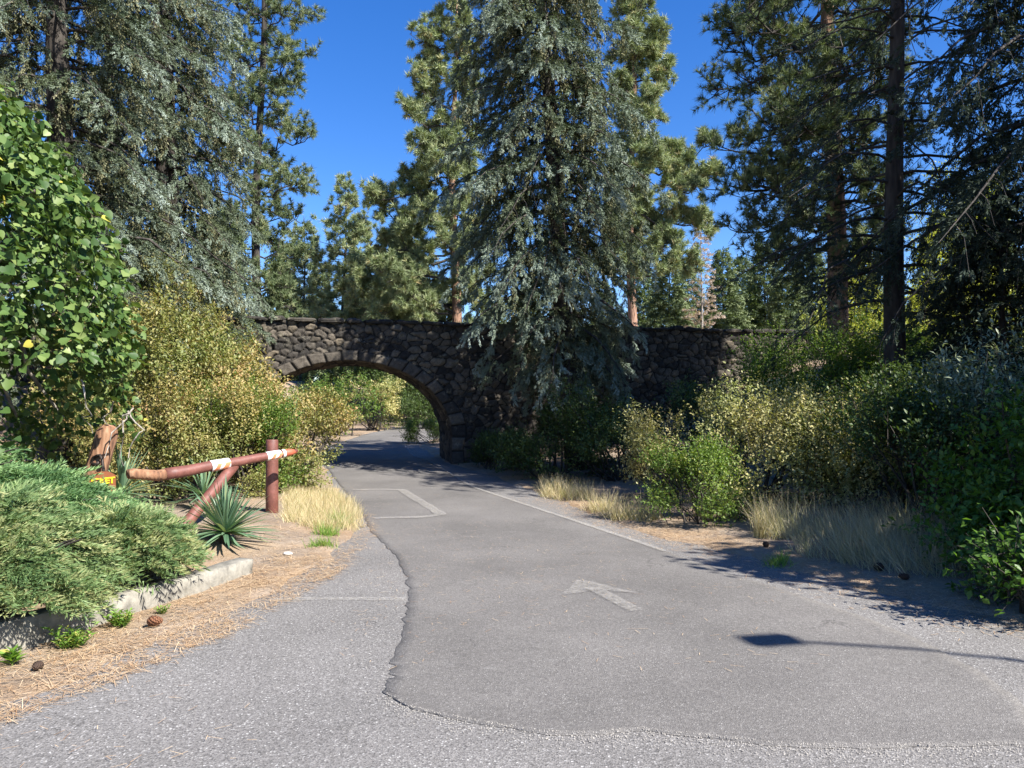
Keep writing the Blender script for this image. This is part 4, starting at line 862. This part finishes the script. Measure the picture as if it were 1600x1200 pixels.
x, y, _ = gloc(190, 9.9); yucca('yucca spreading behind the leaning timber post', x, y, .65, 60, 112, .25)
def T_blade():
    k = 4; t = np.linspace(0, 1, k); V = []
    for a in t: w_ = .5*(1-a*.9); V += [[-w_, a, -.28*a*a], [w_, a, -.28*a*a]]
    return np.array(V), np.array([[2*i, 2*i+1, 2*i+3] for i in range(k-1)]+[[2*i, 2*i+3, 2*i+2] for i in range(k-1)])
BLADE = T_blade()
def grass(name, pts, h, mat, seed, label, width=.006, lean=.35, wind=(0, 0), kind='stuff', cat='grass', spread=.05, per=14):
    g = rng(seed); P = np.repeat(pts, per, 0)+g.normal(size=(len(pts)*per, 2))*spread; n = len(P)
    Z = G(P[:, 0], P[:, 1]); P = np.c_[P, Z-.01]; D = nrm(np.array([wind[0], wind[1], 1.])+lean*g.normal(size=(n, 3))*np.array([1, 1, .2])); U = nrm(np.c_[g.normal(size=(n, 2)), np.zeros(n)])
    U = nrm(np.cross(D, nrm(g.normal(size=(n, 3))))); L = h*g.uniform(.4, 1.15, n)
    V, F, r = scatter(BLADE[0], BLADE[1], P, D, U, np.stack([np.full(n, width), L, L], -1), seed=seed)
    o = mesh_obj(name, V, F, M[mat], None, rnd=r); tag(o, label, cat if kind != 'stuff' else cat, None, kind if kind == 'stuff' else None); return o
def region(poly_, n, seed):
    g = rng(seed); P = np.array(poly_); lo, hi = P.min(0), P.max(0); out = []
    while len(out) < n:
        q = g.uniform(lo, hi, (n*3, 2)); ins = np.zeros(len(q), bool); j = len(P)-1
        for i_ in range(len(P)):
            c = ((P[i_, 1] > q[:, 1]) != (P[j, 1] > q[:, 1])) & (q[:, 0] < (P[j, 0]-P[i_, 0])*(q[:, 1]-P[i_, 1])/(P[j, 1]-P[i_, 1]+1e-12)+P[i_, 0]); ins ^= c; j = i_
        out += list(q[ins])
    return np.array(out[:n])
lg = region([gr(430, 815), gr(560, 832), gr(578, 826), gr(562, 790), gr(545, 768), gr(470, 762), gr(430, 775)], 600, 1)
lg2 = region([(-3.0, 10.2), (-2.4, 9.7), (-2.0, 10.2), (-2.55, 12.6), (-3.3, 14.4), (-4.3, 14.6), (-3.5, 12)], 700, 1)
grass('dry_grass', lg2, .2, 'drygrass', 2, 'dry straw grass beside the drive left of the road edge', .007, .4)
rg = region([gr(845, 776), gr(930, 806), gr(1010, 830), gr(1030, 812), gr(930, 782), gr(860, 762)], 260, 2)
grass('dry_grass', rg[vnoise(np.c_[rg*1.6, rg[:, :1]*0]) > -.05], .36, 'drygrass', 3, 'dry grass tufts along the right verge before the bridge', .007, .5, per=14)
rg = region([(3.0, 8.5), (3.55, 7.4), (4.6, 6.1), (5.9, 5.8), (6.2, 7.6), (4.8, 9.6), (3.2, 10)], 700, 3)
grass('tall_grass', rg[vnoise(np.c_[rg*1.6, rg[:, :1]*0]) > -.25], .56, 'greygrass', 4, 'tall pale seeding grass in shade on the right bank', .005, .42, (-.35, 0), per=13)
x, y, _ = gloc(1192, 9.4)
grass('grass_tuft', rng(5).normal(size=(16, 2))*.06+np.array([x, y]), .5, 'drygrass', 5, 'bright sunlit tuft of straw grass right of the rose bush', .006, .25, (.15, 0), 'thing', 'grass tuft', .03)
for px, py_, h, lab, s in [(1218, 884, .16, 'small lone green grass tuft on the right gravel', 6), (518, 842, .2, 'bright green weed tuft beside the worn road edge', 7), (507, 858, .14, 'small green weed tuft lowest by the road edge', 8), (530, 826, .24, 'tallest bright green grass clump at the dry grass edge', 9)]:
    x, y = gr(px, py_); grass('grass_tuft', rng(s).normal(size=(14, 2))*.06+np.array([x, y]), h, 'weed', s, lab, .008, .55, kind='thing', cat='grass tuft', spread=.04)
def weed(label, x, y, h, n, seed, leaf=.06, spread=.16):
    g = rng(seed); root = thing('weed', label, 'weed', (x, y, float(G(x, y)))); P = []; D = []; sb = MB()
    for i_ in range(n):
        a = g.uniform(0, 6.28); e = np.array([math.cos(a)*spread*g.random(), math.sin(a)*spread*g.random(), h*g.uniform(.6, 1.1)]); b = e*np.array([.3, .3, 0]); sb.tube(np.array([b, e]), [.003, .002], 3, False)
        for k in range(8): P.append(b+(e-b)*(.2+.8*k/7)); aa = k*2.4+i_; D.append([math.cos(aa), math.sin(aa), .5])
    sb.build('stems', M['weed'], root); P = np.array(P); D = nrm(np.array(D)); mk_foliage('leaves', LEAF_N, P, D, nrm(np.array([0, 0, 1.])+.3*g.normal(size=P.shape)), leaf*g.uniform(.7, 1.2, len(P)), M['weed'], root, seed=seed)
for px, py_, h, n, sp, lf, lab in [(20, 1045, .09, 5, .04, .09, 'small rosette weed at the far left under the kerb'), (110, 1015, .13, 32, .15, .05, 'weed mat against the kerb below the yellowing juniper'), (190, 985, .12, 24, .12, .05, 'weed clump against the kerb left of the pine cone'), (252, 962, .06, 8, .06, .04, 'tiny weed beside the pine cone near the kerb')]:
    x, y = gr(px, py_); weed(lab, x, y, h, n, int(px), lf, sp)
# pine needle litter
g = rng(77); n = 26000
py_ = g.random(n); yy = 2.2+g.random(n)**1.1*9.5; kx = np.where(yy < 7.5, K_(yy)+.0, np.interp(yy, [7.5, 9, 12, 14], [-2.6, -3.0, -3.2, -3.8]))
wd = L_(yy)-kx; xx = kx+.02+(wd+.16)*g.random(n)**.9
dens = vnoise(np.stack([xx*3, yy*3, xx*0], -1)); keep = (g.random(n) < .65+.6*dens) & ((yy < 8.2) | (g.random(n) < .35)); xx, yy = xx[keep], yy[keep]; n = len(xx)
zz = np.maximum(G(xx, yy), 0)+.006+g.random(n)*.012; az = g.uniform(0, np.pi*2, n)
V, F, r = scatter(np.array([[-.5, 0, 0], [.5, 0, 0], [.35, 1, 0], [-.35, 1, 0]]), np.array([[0, 1, 2], [0, 2, 3]]), np.c_[xx, yy, zz], np.c_[np.cos(az), np.sin(az), .08*g.normal(size=n)], np.tile([0, 0, 1.], (n, 1)), np.stack([np.full(n, .0032), g.uniform(.05, .14, n), np.ones(n)], -1), seed=3)
tag(mesh_obj('needle_litter', V, F, M['needles_litter'], None, rnd=r), 'orange brown pine needles fallen between kerb and asphalt', 'litter', None, 'stuff')
n = 9000; yy = 5+g.random(n)*9; xx = R_(yy)+g.normal(size=n)*.35+.35; zz = np.maximum(G(xx, yy), RZ(yy))+.006; az = g.uniform(0, 6.28, n)
V, F, r = scatter(np.array([[-.5, 0, 0], [.5, 0, 0], [.35, 1, 0], [-.35, 1, 0]]), np.array([[0, 1, 2], [0, 2, 3]]), np.c_[xx, yy, zz], np.c_[np.cos(az), np.sin(az), .08*g.normal(size=n)], np.tile([0, 0, 1.], (n, 1)), np.stack([np.full(n, .0035), g.uniform(.04, .12, n), np.ones(n)], -1), seed=4)
tag(mesh_obj('needle_litter', V, F, M['needles_litter'], None, rnd=r), 'pine needles strewn along the right verge', 'litter', None, 'stuff')
g = rng(78); n = 2600; yy = 2.6+g.random(n)**1.3*14; xx = L_(yy)+(R_(yy)-L_(yy)).clip(0, 9)*g.beta(.7, .9, n); az = g.uniform(0, 6.28, n); ok = vnoise(np.stack([xx*1.2, yy*1.2, xx*0], -1)) > -.1; xx, yy, az = xx[ok], yy[ok], az[ok]; n = len(xx)
V, F, r = scatter(np.array([[-.5, 0, 0], [.5, 0, 0], [.35, 1, 0], [-.35, 1, 0]]), np.array([[0, 1, 2], [0, 2, 3]]), np.c_[xx, yy, RZ(yy)+.017], np.c_[np.cos(az), np.sin(az), az*0], np.tile([0, 0, 1.], (n, 1)), np.stack([np.full(n, .003), g.uniform(.02, .09, n), np.ones(n)], -1), seed=9)
tag(mesh_obj('needle_litter', V, F, M['needles_litter'], None, rnd=r), 'single pine needles blown over the asphalt', 'litter', None, 'stuff')
def cone(label, px, py_, size, mat, seed):
    g = rng(seed); x, y = gr(px, py_); root = thing('pine_cone', label, 'pine cone', (x, y, max(0, float(G(x, y)))+size*.42))
    n = 70; i_ = np.arange(n); f = (i_+.5)/n; rad = size*.5*np.sin(np.pi*(f*.85+.1))**.8; az = i_*2.39996
    c = np.stack([(f-.5)*size*1.15, np.zeros(n), np.zeros(n)], -1); o = np.stack([.35*np.ones(n), np.cos(az), np.sin(az)], -1); D = nrm(o); U = nrm(np.array([1., 0, 0])-.2*o)
    tV = np.array([[-.2, 0, 0], [.2, 0, 0], [.34, .75, .05], [0, 1, .12], [-.34, .75, .05], [0, .6, -.14]]); tF = np.array([[0, 1, 2], [0, 2, 3], [0, 3, 4], [0, 5, 1], [1, 5, 2], [2, 5, 3], [3, 5, 4], [4, 5, 0]])
    mk_foliage('scales', (tV, tF), c, D, U, rad, M[mat], root, seed=seed); mb = MB(); ell(mb, (0, 0, 0), (size*.5, size*.16, size*.16), 8, 8, 0); mb.build('core', M[mat], root); root.rotation_euler = (0, .1, g.uniform(0, 6))
cone('open brown pine cone lying in needles near the kerb', 243, 984, .1, 'cone', 1); cone('small dark pine cone fragment near the far left weed', 58, 1054, .07, 'cone_dark', 2)
cone('dark pine cone on the shaded right verge, larger of two', 1372, 898, .1, 'cone_dark', 3); cone('dark pine cone on the shaded right verge, rightmost', 1412, 912, .08, 'cone_dark', 4); cone('dark pine cone beside the lone green tuft', 1196, 862, .08, 'cone_dark', 5)

# ------------------------------------------------------------------ street lamp whose shadow falls on the drive (stands outside the view)
def lamp():
    Hl = 7.0; k = Hl/math.tan(SUN_EL); d = np.array([.79, -.613]); head = np.array([1.75, 5.34])+d*k; top = np.array([3.0, 5.08])+d*k
    lp = thing('street_lamp', 'tall grey lamp post with a flat box head beyond the right verge', 'street lamp', (top[0], top[1], float(G(*top))))
    mb = MB(); mb.tube(np.array([[0, 0, -.2], [0, 0, 3], [0, 0, Hl-.15]]), [.07, .05, .032], 12); mb.build('pole', M['grey_metal'], lp, True)
    e = np.array([head[0]-top[0], head[1]-top[1], 0]); mb = MB(); mb.tube(np.array([[0, 0, Hl-.2], e*.3+[0, 0, Hl-.02], e*.8+[0, 0, Hl]]), .026, 8); mb.build('arm', M['grey_metal'], lp, True)
    mb = MB(); mb.box(e+[0, 0, Hl], (.34, .2, .1), Matrix.Rotation(.2, 3, 'Z')); mb.build('lamp_head', M['grey_metal'], lp)
lamp()
